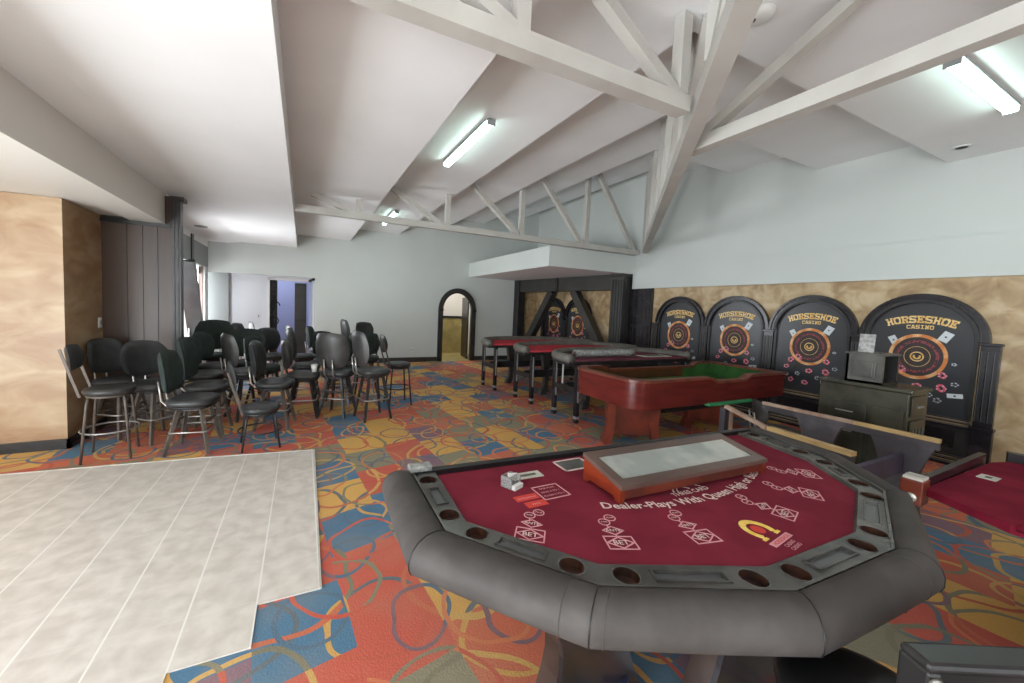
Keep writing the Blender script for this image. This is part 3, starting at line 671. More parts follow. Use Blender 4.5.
# ================================================================== FRONT CARD TABLE
Fp = [(.605, 1.74), (.578, 1.284), (.88, .907), (1.39, .689), (1.955, .675), (2.45, .85), (2.69, 1.16), (2.80, 1.64)]
Tp = [(.485, 1.75), (.474, 1.240), (.80, .815), (1.335, .575), (1.925, .553), (2.54, .78), (2.84, 1.15), (2.94, 1.625)]
Rp = [(.345, 1.765), (.325, 1.185), (.69, .73), (1.255, .465), (1.955, .435), (2.61, .70), (2.95, 1.10), (3.03, 1.60)]
ct = thing('card_table', 'large maroon-felted card table with padded grey rail in the foreground', 'card table', (1.7, 1.1, 0))
def L2(p): return (p[0]-1.7, p[1]-1.1)
Fp, Tp, Rp = [[L2(p) for p in a] for a in (Fp, Tp, Rp)]
q = MB(); q.prism(Fp, .035, 'felt', T=TR((0, 0, .74))); q.build('felt_top', ct)
q = MB(); q.prism(Tp, .045, 'black', T=TR((0, 0, .694))); q.build('table_bed', ct)
# tray ring
q = MB(); n = len(Fp); zt = .79
vs = [(*p, zt-.012) for p in Fp]+[(*p, zt) for p in [((a[0]*.9+b[0]*.1), (a[1]*.9+b[1]*.1)) for a, b in zip(Fp, Tp)]]+[(*p, zt) for p in Tp]+[(*p, .74) for p in Fp]+[(*p, .72) for p in Tp]
fs = []
for i in range(n-1):
    fs += [(i, i+1, n+i+1, n+i), (n+i, n+i+1, 2*n+i+1, 2*n+i), (3*n+i, 3*n+i+1, i+1, i), (2*n+i, 2*n+i+1, 4*n+i+1, 4*n+i)]
for i in range(n-1): fs.append((3*n+i, 4*n+i, 4*n+i+1, 3*n+i+1))
fs += [(0, n, 2*n, 4*n, 3*n), (n-1, 2*n-1, 3*n-1, 5*n-1, 4*n-1)]
q.add(vs, fs, 'tray'); tray_obj = q.build('cup_tray', ct); cutter = MB()
q = MB()
for i in range(n-1): q.bar((*Tp[i], zt+.004), (*Tp[i+1], zt+.004), .009, .011, 'tray')
q.build('tray_trim', ct)
mid = [((a[0]*.45+b[0]*.55), (a[1]*.45+b[1]*.55)) for a, b in zip(Fp, Tp)]
for i in range(n-1):
    a = Vector(mid[i]); b = Vector(mid[i+1]); d = (b-a); L_ = d.length; d.normalize(); ang = math.atan2(d.y, d.x)
    for s_ in (.085, L_-.085):
        p = a+d*s_
        cutter.lathe([(.040, -.03), (.040, .02)], 'tray', 24, T=TR((p.x, p.y, zt)))
        q = MB(); q.lathe([(.0395, .0005), (.043, .0035), (.046, .0005)], 'tray', 24, T=TR((p.x, p.y, zt))); q.f.pop(); q.f.pop(); [(q.mi.pop(), q.sm.pop()) for _ in (0, 1)]
        q.lathe([(.0395, -.0285), (.0395, .0005)][::1], 'cup', 24, T=TR((p.x, p.y, zt))); q.f.pop(); q.f.pop(); [(q.mi.pop(), q.sm.pop()) for _ in (0, 1)]; q.prism([(.0394*math.cos(2*pi*k_/24), .0394*math.sin(2*pi*k_/24)) for k_ in range(24)], .001, 'cup', T=TR((p.x, p.y, zt-.0292))); q.build('cup_holder', ct)
    m_ = (a+b)/2; l2 = L_/2-.17
    if l2 > .03:
        q = MB(); T_ = TR((m_.x, m_.y, zt), rz=ang)
        cutter.box((-l2+.002, -.021, -.008), (l2-.002, .021, .02), 'tray', T=T_)
        q.box((-l2+.003, -.020, -.0078), (l2-.003, .020, -.006), 'slot', T=T_)
        for (xa, ya, xb, yb) in ((-l2, -.026, l2, -.020), (-l2, .020, l2, .026), (-l2-.003, -.026, -l2+.004, .026), (l2-.004, -.026, l2+.003, .026)): q.box((xa, ya, 0), (xb, yb, .006), 'tray', T=T_)
        q.build('chip_slot', ct)
cut_obj = cutter.build('cutter', ct); bmod = tray_obj.modifiers.new('cut', 'BOOLEAN'); bmod.operation = 'DIFFERENCE'; bmod.solver = 'EXACT'; bmod.object = cut_obj
dgr = bpy.context.evaluated_depsgraph_get(); new_me = bpy.data.meshes.new_from_object(tray_obj.evaluated_get(dgr)); tray_obj.modifiers.clear(); tray_obj.data = new_me
bpy.data.objects.remove(cut_obj)
# padded rail
prof = [(-.0, .75), (.02, .79), (.12, .805), (.32, .815), (.55, .815), (.78, .803), (.93, .782), (1.0, .755), (1.0, .725), (.94, .705), (.82, .695), (.3, .69), (0, .70)]
q = MB(); vs = []; k = len(prof)
def railring(a, b): return [(a[0]+(b[0]-a[0])*t_, a[1]+(b[1]-a[1])*t_, z) for t_, z in prof]
rows = []
for i in range(n):
    rows.append(railring(Tp[i], Rp[i]))
    if i < n-1:
        for t_ in (.03, .2, .4, .6, .8, .97):
            a = (Tp[i][0]*(1-t_)+Tp[i+1][0]*t_, Tp[i][1]*(1-t_)+Tp[i+1][1]*t_); b = (Rp[i][0]*(1-t_)+Rp[i+1][0]*t_, Rp[i][1]*(1-t_)+Rp[i+1][1]*t_)
            bul = 1+.03*math.sin(pi*t_)
            b = (a[0]+(b[0]-a[0])*bul, a[1]+(b[1]-a[1])*bul); rows.append(railring(a, b))
for r in rows: vs += r
fs = []
for i in range(len(rows)-1):
    for j in range(k): fs.append((i*k+j, (i+1)*k+j, (i+1)*k+(j+1) % k, i*k+(j+1) % k))
fs += [tuple(range(k)), tuple(range((len(rows)-1)*k, len(rows)*k))]
q.add(vs, fs, 'leather', True); q.build('padded_rail', ct)
q = MB()
for i in range(1, n-1):
    r = railring(Tp[i], Rp[i]); c_ = Vector((sum(p[0] for p in r)/k, sum(p[1] for p in r)/k, .75))
    q.tube([Vector(p)+(Vector(p)-c_).normalized()*.0005 for p in r[1:11]], .002, 'seatblack', 5); q.build('seam', ct); q = MB()
for (i, t_) in ((1, .86), (3, .86), (2, .06)):
    a = (Tp[i][0]*(1-t_)+Tp[i+1][0]*t_, Tp[i][1]*(1-t_)+Tp[i+1][1]*t_); b = (Rp[i][0]*(1-t_)+Rp[i+1][0]*t_, Rp[i][1]*(1-t_)+Rp[i+1][1]*t_)
    bul = 1+.03*math.sin(pi*t_); b = (a[0]+(b[0]-a[0])*bul, a[1]+(b[1]-a[1])*bul)
    r = railring(a, b); q.tube([Vector(p) for p in r[1:11]], .002, 'leather', 5); q.build('seam', ct); q = MB()
# dealer edge
q = MB(); q.bar((*Tp[0], .785), (*Tp[-1], .785), .035, .03, 'iron'); q.bar((Tp[0][0], Tp[0][1]+.02, .75), (Tp[-1][0], Tp[-1][1]+.02, .75), .03, .09, 'blackgloss'); q.build('dealer_edge', ct)
q = MB(); q.box((-.055, -.03, 0), (.055, .03, .03), 'roll', T=TR((Tp[0][0]+.04, Tp[0][1]+.015, .795), rz=-.05), bev=.006); q.build('edge_bracket', ct)
# pedestal panels (hour-glass) and foot rail
def hourglass(mb, T, w_top, w_mid, w_bot, h, d, mt, seg=12):
    o_ = []
    for i in range(seg+1):
        t_ = i/seg; z = h*t_
        w_ = w_mid+(w_bot-w_mid)*max(0, 1-t_*1.7)**1.6+(w_top-w_mid)*max(0, t_*1.9-.9)**1.6
        o_.append((w_/2, z))
    full = o_+[(-x, z) for x, z in reversed(o_)]
    mb.prism(full, d, mt, T=T @ Matrix.Rotation(pi/2, 4, 'X') @ Matrix.Translation((0, 0, -d/2)))
for (x, y, rz_, wt) in ((-.70, -.02, .12, .46), (.0, -.18, 0, .5), (.78, -.02, -.3, .44)):
    q = MB(); hourglass(q, TR((x, y, 0), rz=rz_), wt+.1, wt*.66, wt+.14, .69, .10, 'pedestal'); q.build('pedestal_panel', ct)
    q = MB(); hourglass(q, TR((x, y-.06, 0), rz=rz_), wt+.13, wt*.66+.03, wt+.17, .69, .02, 'blackgloss'); 
    q.build('panel_edging', ct)
q = MB(); q.bar((-.62, -.1, .12), (-.05, .35, .12), .09, .07, 'bluebar'); q.bar((.7, -.1, .12), (.05, .35, .12), .09, .07, 'bluebar'); q.build('foot_rail', ct)
# felt printing
zf = .7755
def FT(x, y, a=0): return TR((x-1.7, y-1.1, zf), rz=a)
q = MB(); text(q, 'Dealer-Plays With Queen High or Better', .069, 'printw', FT(1.71, 1.062), arc=(1.35, -1), bold=.018); q.build('felt_lettering', ct)
q = MB(); text(q, 'THREE CARD', .04, 'printw', FT(1.66, 1.135, -.02), arc=(2.0, -1)); 
q.ring((0, 0), .05, .058, .001, 'printw', .2, pi-.2, 16, T=FT(1.63, 1.165), sy=.7); q.ring((0, 0), .078, .084, .001, 'printw', .2, pi-.1, 16, T=FT(1.68, 1.16), sy=.6); q.build('felt_lettering', ct)
def bet(x, y, a):
    mb = MB(); T_ = FT(x, y, a) @ Matrix.Scale(.88, 4)
    strip(mb, [(-.06, -.042), (.06, -.042), (.06, .042), (-.06, .042)], .006, 'print', T_)
    strip(mb, [(-.055, 0), (0, -.036), (.055, 0), (0, .036)], .006, 'print', T_)
    text(mb, 'BET', .04, 'printw', T_ @ TR((0, -.013, 0)))
    strip(mb, [(-.045, .085), (0, .055), (.045, .085), (0, .115)], .006, 'print', T_)
    text(mb, 'ANTE', .026, 'printw', T_ @ TR((0, .077, 0)))
    mb.ring((-.016, .15), .022, .027, .001, 'print', T=T_, seg=20); mb.ring((.022, .185), .022, .027, .001, 'print', T=T_, seg=20)
    text(mb, 'PAIR', .014, 'printw', T_ @ TR((-.016, .146, 0))); text(mb, 'PLUS', .014, 'printw', T_ @ TR((.022, .181, 0)))
    strip(mb, [(.0, .055), (0, .04)], .006, 'print', T_, closed=False); strip(mb, [(-.012, .113), (-.014, .126)], .006, 'print', T_, closed=False)
    mb.build('betting_spot', ct)
for (x, y, a) in ((.763, 1.137, -.66), (1.045, .973, -.40), (1.367, .886, -.2), (1.871, .865, .32), (2.20, .92, .62), (2.475, 1.055, .90)): bet(x, y, a)
mb = MB(); T_ = FT(1.63, .775, .14)
horseshoe(mb, (0, .055), .062, .022, 'printgold', T_); mb.ring((0, .06), 0, .026, .001, 'printred', T=T_, seg=16)
for sx_ in (-1, 1): mb.box((sx_*.05-.016, .008, 0), (sx_*.05+.016, .02, .0012), 'printgold', T=T_)
mb.box((-.075, -.028, 0), (.075, -.004, .001), 'print', T=T_); text(mb, 'HORSESHOE', .022, 'printred', T_ @ TR((0, -.024, .0005))); text(mb, 'CASINO', .02, 'print', T_ @ TR((0, -.05, 0))); text(mb, 'CASINO', .02, 'print', T_ @ TR((0, -.07, 0)))
mb.build('felt_emblem', ct)
mb = MB()
for (x0, y0, x1, y1, mt_) in ((.965, 1.33, 1.10, 1.445, 'print'),):
    strip(mb, [(x0-1.7, y0-1.1), (x1-1.7, y0-1.1), (x1-1.7, y1-1.1), (x0-1.7, y1-1.1)], .006, mt_, TR((0, 0, zf)))
for k, s_ in enumerate(('PAIR PLUS', 'PAYS 4 TO 1', 'FLUSH 5 TO 1')): text(mb, s_, .018, 'print', FT(1.032, 1.415-.032*k))
mb.build('pay_table_print', ct)
mb = MB(); mb.box((.84-1.7, 1.355-1.1, 0), (.955-1.7, 1.40-1.1, .001), 'printred', T=TR((0, 0, zf))); mb.box((.86-1.7, 1.295-1.1, 0), (.96-1.7, 1.34-1.1, .001), 'printred', T=TR((0, 0, zf)))
text(mb, 'ANTE BONUS', .015, 'print', FT(.897, 1.37)); text(mb, 'PAYS', .018, 'print', FT(.91, 1.31)); mb.build('bonus_print', ct)
mb = MB(); strip(mb, [(-.09, -.06), (.09, -.06), (.09, .06), (-.09, .06)], .012, 'printw', FT(1.33, 1.60)); mb.box((-.08, -.05, 0), (.08, .05, .0008), 'cabbox', T=FT(1.33, 1.60)); mb.build('deck_area_print', ct)

# things on the felt
dk = thing('card_rack_box', 'wooden framed tray box with a glass top standing on the maroon felt', 'dealer rack', (1.745, 1.29, .776), -.035)
zf0, zf1 = .085, .135; hx = .485; y0, y1 = -.13, .12
def quadprism(mb, a, b, ha0, ha1, mt): pass
def slopebox(mb, xa, xb, ya, yb, za0, zb0, th, mt):
    # box whose top slopes along y: z(ya)=za0, z(yb)=zb0, thickness th
    vs = [(xa, ya, za0-th), (xb, ya, za0-th), (xb, yb, zb0-th), (xa, yb, zb0-th), (xa, ya, za0), (xb, ya, za0), (xb, yb, zb0), (xa, yb, zb0)]
    mb.add(vs, [(0, 3, 2, 1), (4, 5, 6, 7), (0, 1, 5, 4), (1, 2, 6, 5), (2, 3, 7, 6), (3, 0, 4, 7)], mt)
def zy(y): return zf0+(zf1-zf0)*(y-y0)/(y1-y0)
for sx_ in (-1, 1):
    q = MB(); xa, xb = (sx_*hx-.012, sx_*hx+.012)
    o_ = [(y0, 0.004), (y0+.03, 0.004), (y0+.045, .02), (y1-.045, .02), (y1-.03, 0.004), (y1, 0.004), (y1, zf1-.018), (y0, zf0-.018)]
    q.prism(o_, .024, 'cedar', T=Matrix.Translation((xa, 0, 0)) @ Matrix(((0, 0, 1, 0), (1, 0, 0, 0), (0, 1, 0, 0), (0, 0, 0, 1)))); q.build('side_panel', dk)
q = MB()
for (xa, xb, ya, yb) in ((-hx-.014, hx+.014, y0-.008, y0+.038), (-hx-.014, hx+.014, y1-.038, y1+.008), (-hx-.014, -hx+.035, y0+.038, y1-.038), (hx-.035, hx+.014, y0+.038, y1-.038)): slopebox(q, xa, xb, ya, yb, zy(ya), zy(yb), .02, 'brownframe')
q.build('top_frame', dk)
q = MB(); slopebox(q, -hx+.035, hx-.035, y0+.038, y1-.038, zy(y0+.038)-.012, zy(y1-.038)-.012, .004, 'roll'); q.build('tray_bed', dk)
M['glass'] = mat('rack_glass', (150, 155, 150), .12, (190, 192, 184), 3, trans=.0)
q = MB(); slopebox(q, -hx+.035, hx-.035, y0+.038, y1-.038, zy(y0+.038)-.007, zy(y1-.038)-.007, .003, 'glass'); q.build('glass_top', dk)
q = MB(); q.box((-hx+.012, y0, .02), (hx-.012, y0+.012, zf0-.02), 'mahogleg'); q.build('front_board', dk)
ac = thing('card_shoe', 'small clear acrylic card holder on the left of the felt', 'card holder', (.885, 1.50, .777), .4)
q = MB(); q.box((-.035, -.03, 0), (.035, .03, .006), 'clear'); q.box((-.035, -.03, 0), (-.031, .03, .05), 'clear'); q.box((.031, -.03, 0), (.035, .03, .05), 'clear'); q.box((-.035, .026, 0), (.035, .03, .05), 'clear'); q.box((-.03, -.05, 0), (.03, -.03, .02), 'plastic'); q.build('holder', ac)
q = MB(); q.prism([(-.035, 0), (.035, 0), (0, .03)], .004, 'plastic', T=TR((0, -.01, .05))); q.build('flap', ac)
lc = thing('limit_sign', 'white bordered betting card lying flat behind the acrylic holder', 'sign', (1.01, 1.565, .777), -.03)
q = MB(); q.box((-.085, -.032, 0), (.085, .032, .003), 'paper'); q.build('card', lc)
q = MB(); q.box((-.055, -.01, .003), (.055, .01, .004), 'cabbox'); q.build('stripe', lc)

# ================================================================== CRAPS TABLE
cr = thing('craps_table', 'mahogany craps table with green felt lining and ogee legs', 'craps table', (4.70, 3.52, 0))
hx, hy = 1.42, .56
def rrect(hx, hy, r, seg=8):
    o_ = []
    for (sx_, sy_, a0) in ((1, 1, 0), (-1, 1, pi/2), (-1, -1, pi), (1, -1, 1.5*pi)):
        rr = r if sx_ < 0 else .03
        for i in range(seg+1):
            a = a0+pi/2*i/seg; o_.append((sx_*(hx-rr)+rr*math.cos(a), sy_*(hy-rr)+rr*math.sin(a)))
    return o_
def densify(o_, st=.06):
    r = []
    for i in range(len(o_)):
        a = Vector(o_[i]); b = Vector(o_[(i+1) % len(o_)]); L_ = (b-a).length; m_ = max(1, int(L_/st))
        for k in range(m_): r.append(tuple(a+(b-a)*k/m_))
    return r
out = densify(rrect(hx, hy, .22))
def rimz(x, y):
    z = .87
    if abs(y) > hy*.8:
        c0, wd_ = (.20, .42) if y < 0 else (.05, 1.0)
        t_ = min(1, max(0, (wd_-abs(x-c0))/.16)); t_ = t_*t_*(3-2*t_); z -= .055*t_
    return z
def scaleo(o_, dx): return [(x*(1-dx/hx), y*(1-dx/hy)) for x, y in o_]
inn = scaleo(out, .07); n = len(out)
zb = .54
q = MB(); vs = []
for (o1, fz) in ((out, lambda x, y: zb), (out, lambda x, y: rimz(x, y)-.03)): vs += [(x, y, fz(x, y)) for x, y in o1]
q.add(vs, [(i, (i+1) % n, n+(i+1) % n, n+i) for i in range(n)], 'mahog', True)
q.add([(x, y, zb) for x, y in out], [tuple(range(n))], 'black'); q.build('apron', cr)
q = MB(); o2 = scaleo(out, -.015); i2 = scaleo(out, .085)
vs = [(x, y, rimz(x, y)-.03) for x, y in o2]+[(x, y, rimz(x, y)) for x, y in o2]+[(x, y, rimz(x, y)) for x, y in i2]+[(x, y, rimz(x, y)-.03) for x, y in i2]
fs = []
for s_ in range(4):
    for i in range(n): fs.append((s_*n+i, s_*n+(i+1) % n, ((s_+1) % 4)*n+(i+1) % n, ((s_+1) % 4)*n+i))
q.add(vs, fs, 'mahogtop'); q.build('rim', cr)
q = MB(); vs = [(x, y, .66) for x, y in inn]+[(x, y, rimz(x, y)-.02) for x, y in inn]
g_, b_ = [], []
for i in range(n):
    x = (inn[i][0]+inn[(i+1) % n][0])/2; (g_ if x > (.72 if inn[i][1] > 0 else .25) else b_).append((i, (i+1) % n, n+(i+1) % n, n+i))
q.add(vs, g_, 'greenfelt'); q.add(vs, b_, 'brownin'); q.build('inner_wall', cr)
q = MB(); q.add([(x, y, .66) for x, y in inn], [tuple(range(n))], 'greenfelt'); q.build('felt_bed', cr)
for (x, y, rz_) in ((-1.03, -.15, math.radians(-26)), (.60, -.02, math.radians(-26))):
    T_ = TR((x, y, 0), rz=rz_)
    q = MB(); 
    for s_ in (-1, 1):
        o_ = [(.0, 0), (.085, 0), (.10, .05), (.07, .11), (.05, .17), (.045, .3), (.06, .42), (.05, .54), (-.06, .54), (-.05, .42), (-.06, .3), (-.045, .17), (-.03, .1), (-.01, .05)]
        o_ = [(x_*s_, y_) for x_, y_ in o_]
        q2 = MB(); q2.prism(o_, .11, 'mahogleg', T=T_ @ Matrix.Translation((s_*.26, .055, 0)) @ Matrix.Rotation(pi/2, 4, 'X')); q2.build('leg', cr)
    q.box((-.26, -.03, .12), (.26, .03, .54), 'mahogleg', T=T_); q.build('leg_panel', cr)
q = MB(); q.box((-.9, -.06, .30), (.7, .06, .48), 'black'); q.build('stretcher', cr)
q = MB(); q.box((-.25, -.60, .515), (.62, -.53, .55), 'greentape', bev=.008); q.build('felt_strip', cr)

# ================================================================== THREE FAR CARD TABLES
def darc(cx_, a, b, m=2.6, seg=28, r=0):
    o_ = []
    for i in range(seg+1):
        t_ = pi-pi*i/seg; c_, s_ = math.cos(t_), math.sin(t_)
        o_.append(((a-r)*math.copysign(abs(c_)**(2/m), c_), (b-r)*abs(s_)**(2/m)))
    return o_
def far_table(label, loc, felt):
    t = thing('casino_table', label, 'card table', loc, 0, 'half-round card tables in a row')
    a, b = 1.35, 1.04
    top = darc(0, a, b, r=.12)
    q = MB(); q.prism(top, .03, felt, T=TR((0, 0, .88))); q.build('felt_top', t)
    q = MB(); q.prism(darc(0, a, b, r=.06), .05, 'black', T=TR((0, 0, .83))); q.build('table_bed', t)
    q = MB(); c_ = darc(0, a, b, r=.10, seg=40); q.tube([(x, y, .92) for x, y in c_], .068, 'leather2', 12); q.build('padded_rail', t)
    for sx_ in (-1, 1):
        for y_ in (-.03, .50):
            q = MB(); q.bar((sx_*1.12, y_+.05, .84), (sx_*1.14, y_, .06), .05, .07, 'blackgloss'); q.bar((sx_*1.12, y_+.01, .8), (sx_*1.14, y_-.03, .3), .018, .018, 'silver'); q.build('leg', t)
            q = MB(); q.box((sx_*1.14-.03, y_-.035, 0), (sx_*1.14+.03, y_+.035, .06), 'iron', bev=.01); q.box((sx_*1.14-.028, y_-.036, .06), (sx_*1.14+.028, y_+.036, .10), 'silver'); q.build('caster', t)
        q = MB(); o_ = [(0, 0), (.12, 0), (.10, .08), (.04, .16), (.03, .3), (.08, .6), (.12, .83), (-.08, .83), (-.06, .4), (-.05, .2), (-.04, .08)]
        q.prism([(x_*sx_, y_) for x_, y_ in o_], .09, 'darkgrey', T=Matrix.Translation((sx_*.45, .62, 0)) @ Matrix.Rotation(pi/2, 4, 'X')); q.build('leg', t)
    q = MB(); q.box((-1.12, .24, .40), (1.12, .28, .53), 'black'); q.build('cross_rail', t)
    for sx_ in (-1, 1): q = MB(); q.box((sx_*1.13-.02, .0, .42), (sx_*1.13+.02, .52, .50), 'black'); q.build('end_rail', t)
    q = MB(); q.box((-.5, -.005, .78), (.5, .1, .83), 'black'); q.build('chip_tray', t)
    return t
far_table('nearest half-round card table, maroon felt, directly behind the craps table', (4.70, 4.31, 0), 'purplefelt')
t2 = far_table('middle half-round card table with red felt and grey padded rail', (4.66, 5.44, 0), 'felt2')
dup(t2, (4.54, 6.57, 0), 0, 'farthest half-round card table with red felt, nearest the arched doorway')
rl = thing('wrapped_roll', 'speckled grey rolled pad lying on the nearest half-round table', 'roll', (4.34, 4.60, .963), math.radians(2))
q = MB(); q.tube([(-.62+1.24*i/10, .012*math.sin(i*1.3), .0+.004*math.sin(i*2)) for i in range(11)], .055, 'roll', 12); q.build('padding', rl)
q = MB(); q.tube([(-.63, 0, 0), (.63, 0, 0)], .04, 'leather2', 12); q.build('core', rl)
pp = MB(); pp.box((-.3, -.12, 0), (.3, .12, .006), 'paper'); pp.box((-.25, -.08, .006), (.2, .09, .01), 'leather2'); o = pp.build('paper_sheet', loc=(5.3, 4.5, .911)); tag(o, 'crumpled pale sheet lying on the nearest half-round table right of the roll', 'paper')
wl = MB(); wl.box((-.014, -.01, 0), (.014, .01, .60), 'plastic', bev=.004); o = wl.build('white_post', loc=(4.32, 5.62, .16)); tag(o, 'thin white upright strip leaning under the middle half-round table', 'strip')

# ================================================================== DISMANTLED TABLE BASE
tb = thing('table_base', 'dismantled grey table base with raw wood top edges near the posters', 'table frame', (3.98, 1.80, 0))
ex0, ex1 = -.62, .60
def hg(mb, x, y, rz, wt, wm, wb, h, mt): hourglass(mb, TR((x, y, 0), rz=rz), wt, wm, wb, h, .045, mt)
q = MB(); q.bar((ex1, -.68, .685), (ex1, -.16, .685), .05, .03, 'edge'); q.bar((ex1, -.17, .685), (ex1-.02, .60, .685), .04, .03, 'edgeworn'); q.build('top_edge', tb)
q = MB(); q.bar((ex0+.02, -.60, .71), (ex0+.10, -.04, .71), .06, .03, 'edge'); q.build('top_edge', tb)
q = MB(); q.bar((ex1, -.68, .64), (ex1, .58, .64), .03, .06, 'frame'); q.build('side_rail', tb)
q = MB(); q.bar((ex0+.02, -.60, .655), (ex0+.10, -.04, .655), .04, .08, 'frame'); q.build('side_rail', tb)
for (x, y, wt, wm, wb) in ((ex1, -.47, .38, .22, .30), (ex1, .1, .36, .20, .36), (ex0, -.36, .3, .2, .34)):
    q = MB(); hg(q, x, y, pi/2, wt, wm, wb, .62, 'frame'); q.build('support_panel', tb)
q = MB(); q.box((ex0+.05, -.50, .36), (ex1-.04, -.46, .52), 'framepurple'); q.build('cross_panel', tb)
q = MB(); q.tube([(ex1-.3+.22*math.cos(pi-pi*i/12), .25, .30+.16*math.sin(pi*i/12)) for i in range(13)], .014, 'silver', 6); q.build('bent_tube', tb)
ws = thing('wooden_stand', 'loose wooden stand with a slanting plank under the green strip', 'wooden stand', (4.27, 2.62, 0))
q = MB(); q.box((-.05, -.03, 0), (.02, .03, .60), 'frame'); q.box((.05, -.03, 0), (.10, .03, .56), 'edgeworn'); q.build('upright', ws)
q = MB(); q.bar((-.03, -.02, .62), (.0, -.42, .50), .05, .035, 'edgeworn'); q.build('plank', ws)
q = MB(); q.bar((.0, -.40, .0), (.0, -.40, .49), .05, .05, 'edgeworn'); q.build('prop', ws)

# ================================================================== CABINET
cb = thing('dark_cabinet', 'dark lacquered cabinet with raised panels in front of the nearest poster', 'cabinet', (5.38, 1.78, 0))
q = MB(); q.box((-.33, -.33, 0), (.10, .34, .96), 'cab', bev=.008); q.build('body', cb)
q = MB(); q.box((-.35, -.355, .96), (.12, .36, 1.0), 'cab', bev=.012); q.build('top', cb)
q = MB(); q.box((-.345, -.05, .08), (-.33, .26, .80), 'cab', bev=.006); q.box((-.352, -.02, .12), (-.345, .23, .62), 'cab', bev=.003); q.build('door', cb)
q = MB(); q.box((-.345, -.31, .08), (-.33, -.08, .80), 'cab', bev=.006); q.build('door', cb)
for y in (.10, .10):
    pass
q = MB(); q.bar((-.365, .04, .70), (-.365, .18, .70), .01, .01, 'silver'); q.build('handle', cb); q = MB(); q.bar((-.36, .04, .5), (-.36, .16, .5), .01, .01, 'silver'); q.build('handle', cb)
q = MB(); q.box((-.28, -.342, .74), (.06, -.33, .93), 'cab', bev=.005); q.build('drawer', cb)
q = MB(); q.box((-.15, -.355, .82), (-.05, -.342, .835), 'silver'); q.build('handle', cb)
q = MB(); q.box((-.28, -.342, .08), (.06, -.33, .70), 'cab', bev=.005)
for k in range(4):
    q.tube([(-.23+.08*k+.02*math.sin(i*.9+k), -.344, .12+.05*i) for i in range(11)], .006, 'cabbox', 5)
q.build('carved_panel', cb)
bx = thing('grey_pedestal_box', 'grey open-sided box standing on the dark cabinet', 'box', (5.30, 1.80, 1.0))
q = MB()
q.box((-.2, -.14, 0), (-.17, .14, .28), 'cabbox'); q.box((-.2, .12, 0), (.15, .14, .28), 'cabbox'); q.box((.12, -.14, 0), (.15, .14, .28), 'black'); q.box((-.2, -.14, 0), (.15, .14, .02), 'black'); q.build('case', bx)
q = MB(); q.box((-.215, -.15, .28), (.165, .15, .30), 'cabbox', bev=.004); q.build('lid', bx)
q = MB(); q.box((-.212, -.09, .06), (-.2, .09, .22), 'cabbox', bev=.006); q.box((-.218, -.07, .08), (-.212, .07, .20), 'cabbox', bev=.003); q.build('raised_panel', bx)
fc = MB(); fc.box((-.01, -.06, 0), (0, .06, .185), 'foil', T=TR(ry=.1)); o = fc.build('silver_plaque', loc=(5.20, 1.83, 1.301)); tag(o, 'shiny silver plaque propped on top of the grey box', 'plaque')

# ================================================================== RIGHT CARD TABLE
rt = thing('baccarat_table', 'crimson-felted table with dark edge boards at the right edge', 'card table', (3.4, .3, 0))
o_ = [(-.44, .46), (-.61, .16), (-.64, -1.3), (.8, -1.3), (.8, .38), (.55, .45)]
q = MB(); q.prism(o_, .04, 'feltr', T=TR((0, 0, .71))); q.build('felt_top', rt)
q = MB(); q.bar((-.40, .475, .765), (.52, .48, .775), .03, .06, 'blackgloss'); q.build('edge_board', rt)
q = MB(); q.bar((.7, .42, .775), (.81, .12, .775), .04, .07, 'blackgloss'); q.build('edge_board', rt)
q = MB(); q.box((-.63, -1.25, .52), (-.57, .04, .71), 'black'); q.build('apron', rt)
q = MB(); q.tube([(-.61, .14, .745), (-.63, -.3, .742), (-.63, -1.25, .745)], .018, 'feltr', 8); q.tube([(-.56, .0, .752), (-.57, -1.2, .752)], .014, 'feltr', 8); q.build('felt_fold', rt)
for y in (.0, -.2):
    q = MB(); q.lathe([(0, .02), (.010, .012), (.013, 0)], 'chrome', 10, T=TR((-.648, y, .735), ry=-pi/2)); q.build('stud', rt)
q = MB(); q.box((-.4, -1.1, 0), (.6, .1, .05), 'black'); q.box((-.2, -1, .05), (.45, 0, .71), 'darkgrey'); q.build('pedestal', rt)
rs = MB(); rs.box((-.05, -.035, 0), (.05, .035, .003), 'paper'); rs.box((-.02, -.012, .003), (.02, .012, .004), 'iron'); o = rs.build('playing_card', loc=(3.52, .67, .752)); o.scale = (1, 1, 1); tag(o, 'white card with a dark mark lying on the crimson felt', 'card')
cs = thing('chip_box', 'red-brown wooden card box with round badge at the crimson table corner', 'card box', (2.95, .79, .66), .05)
q = MB(); q.box((-.06, -.04, 0), (.05, .045, .13), 'mahogleg', bev=.006); q.build('body', cs)
q = MB(); q.box((-.052, -.034, .13), (.044, .038, .142), 'paper'); q.box((-.01, -.034, .142), (.0, .038, .146), 'silver'); q.build('lid', cs)
q = MB(); q.lathe([(0, .006), (.02, .006), (.024, 0)], 'copper', 16, T=TR((-.06, .0, .04), ry=-pi/2)); q.build('badge', cs)
q = MB(); q.box((-.02, -.02, -.60), (.02, .02, 0), 'black'); q.build('support', cs)

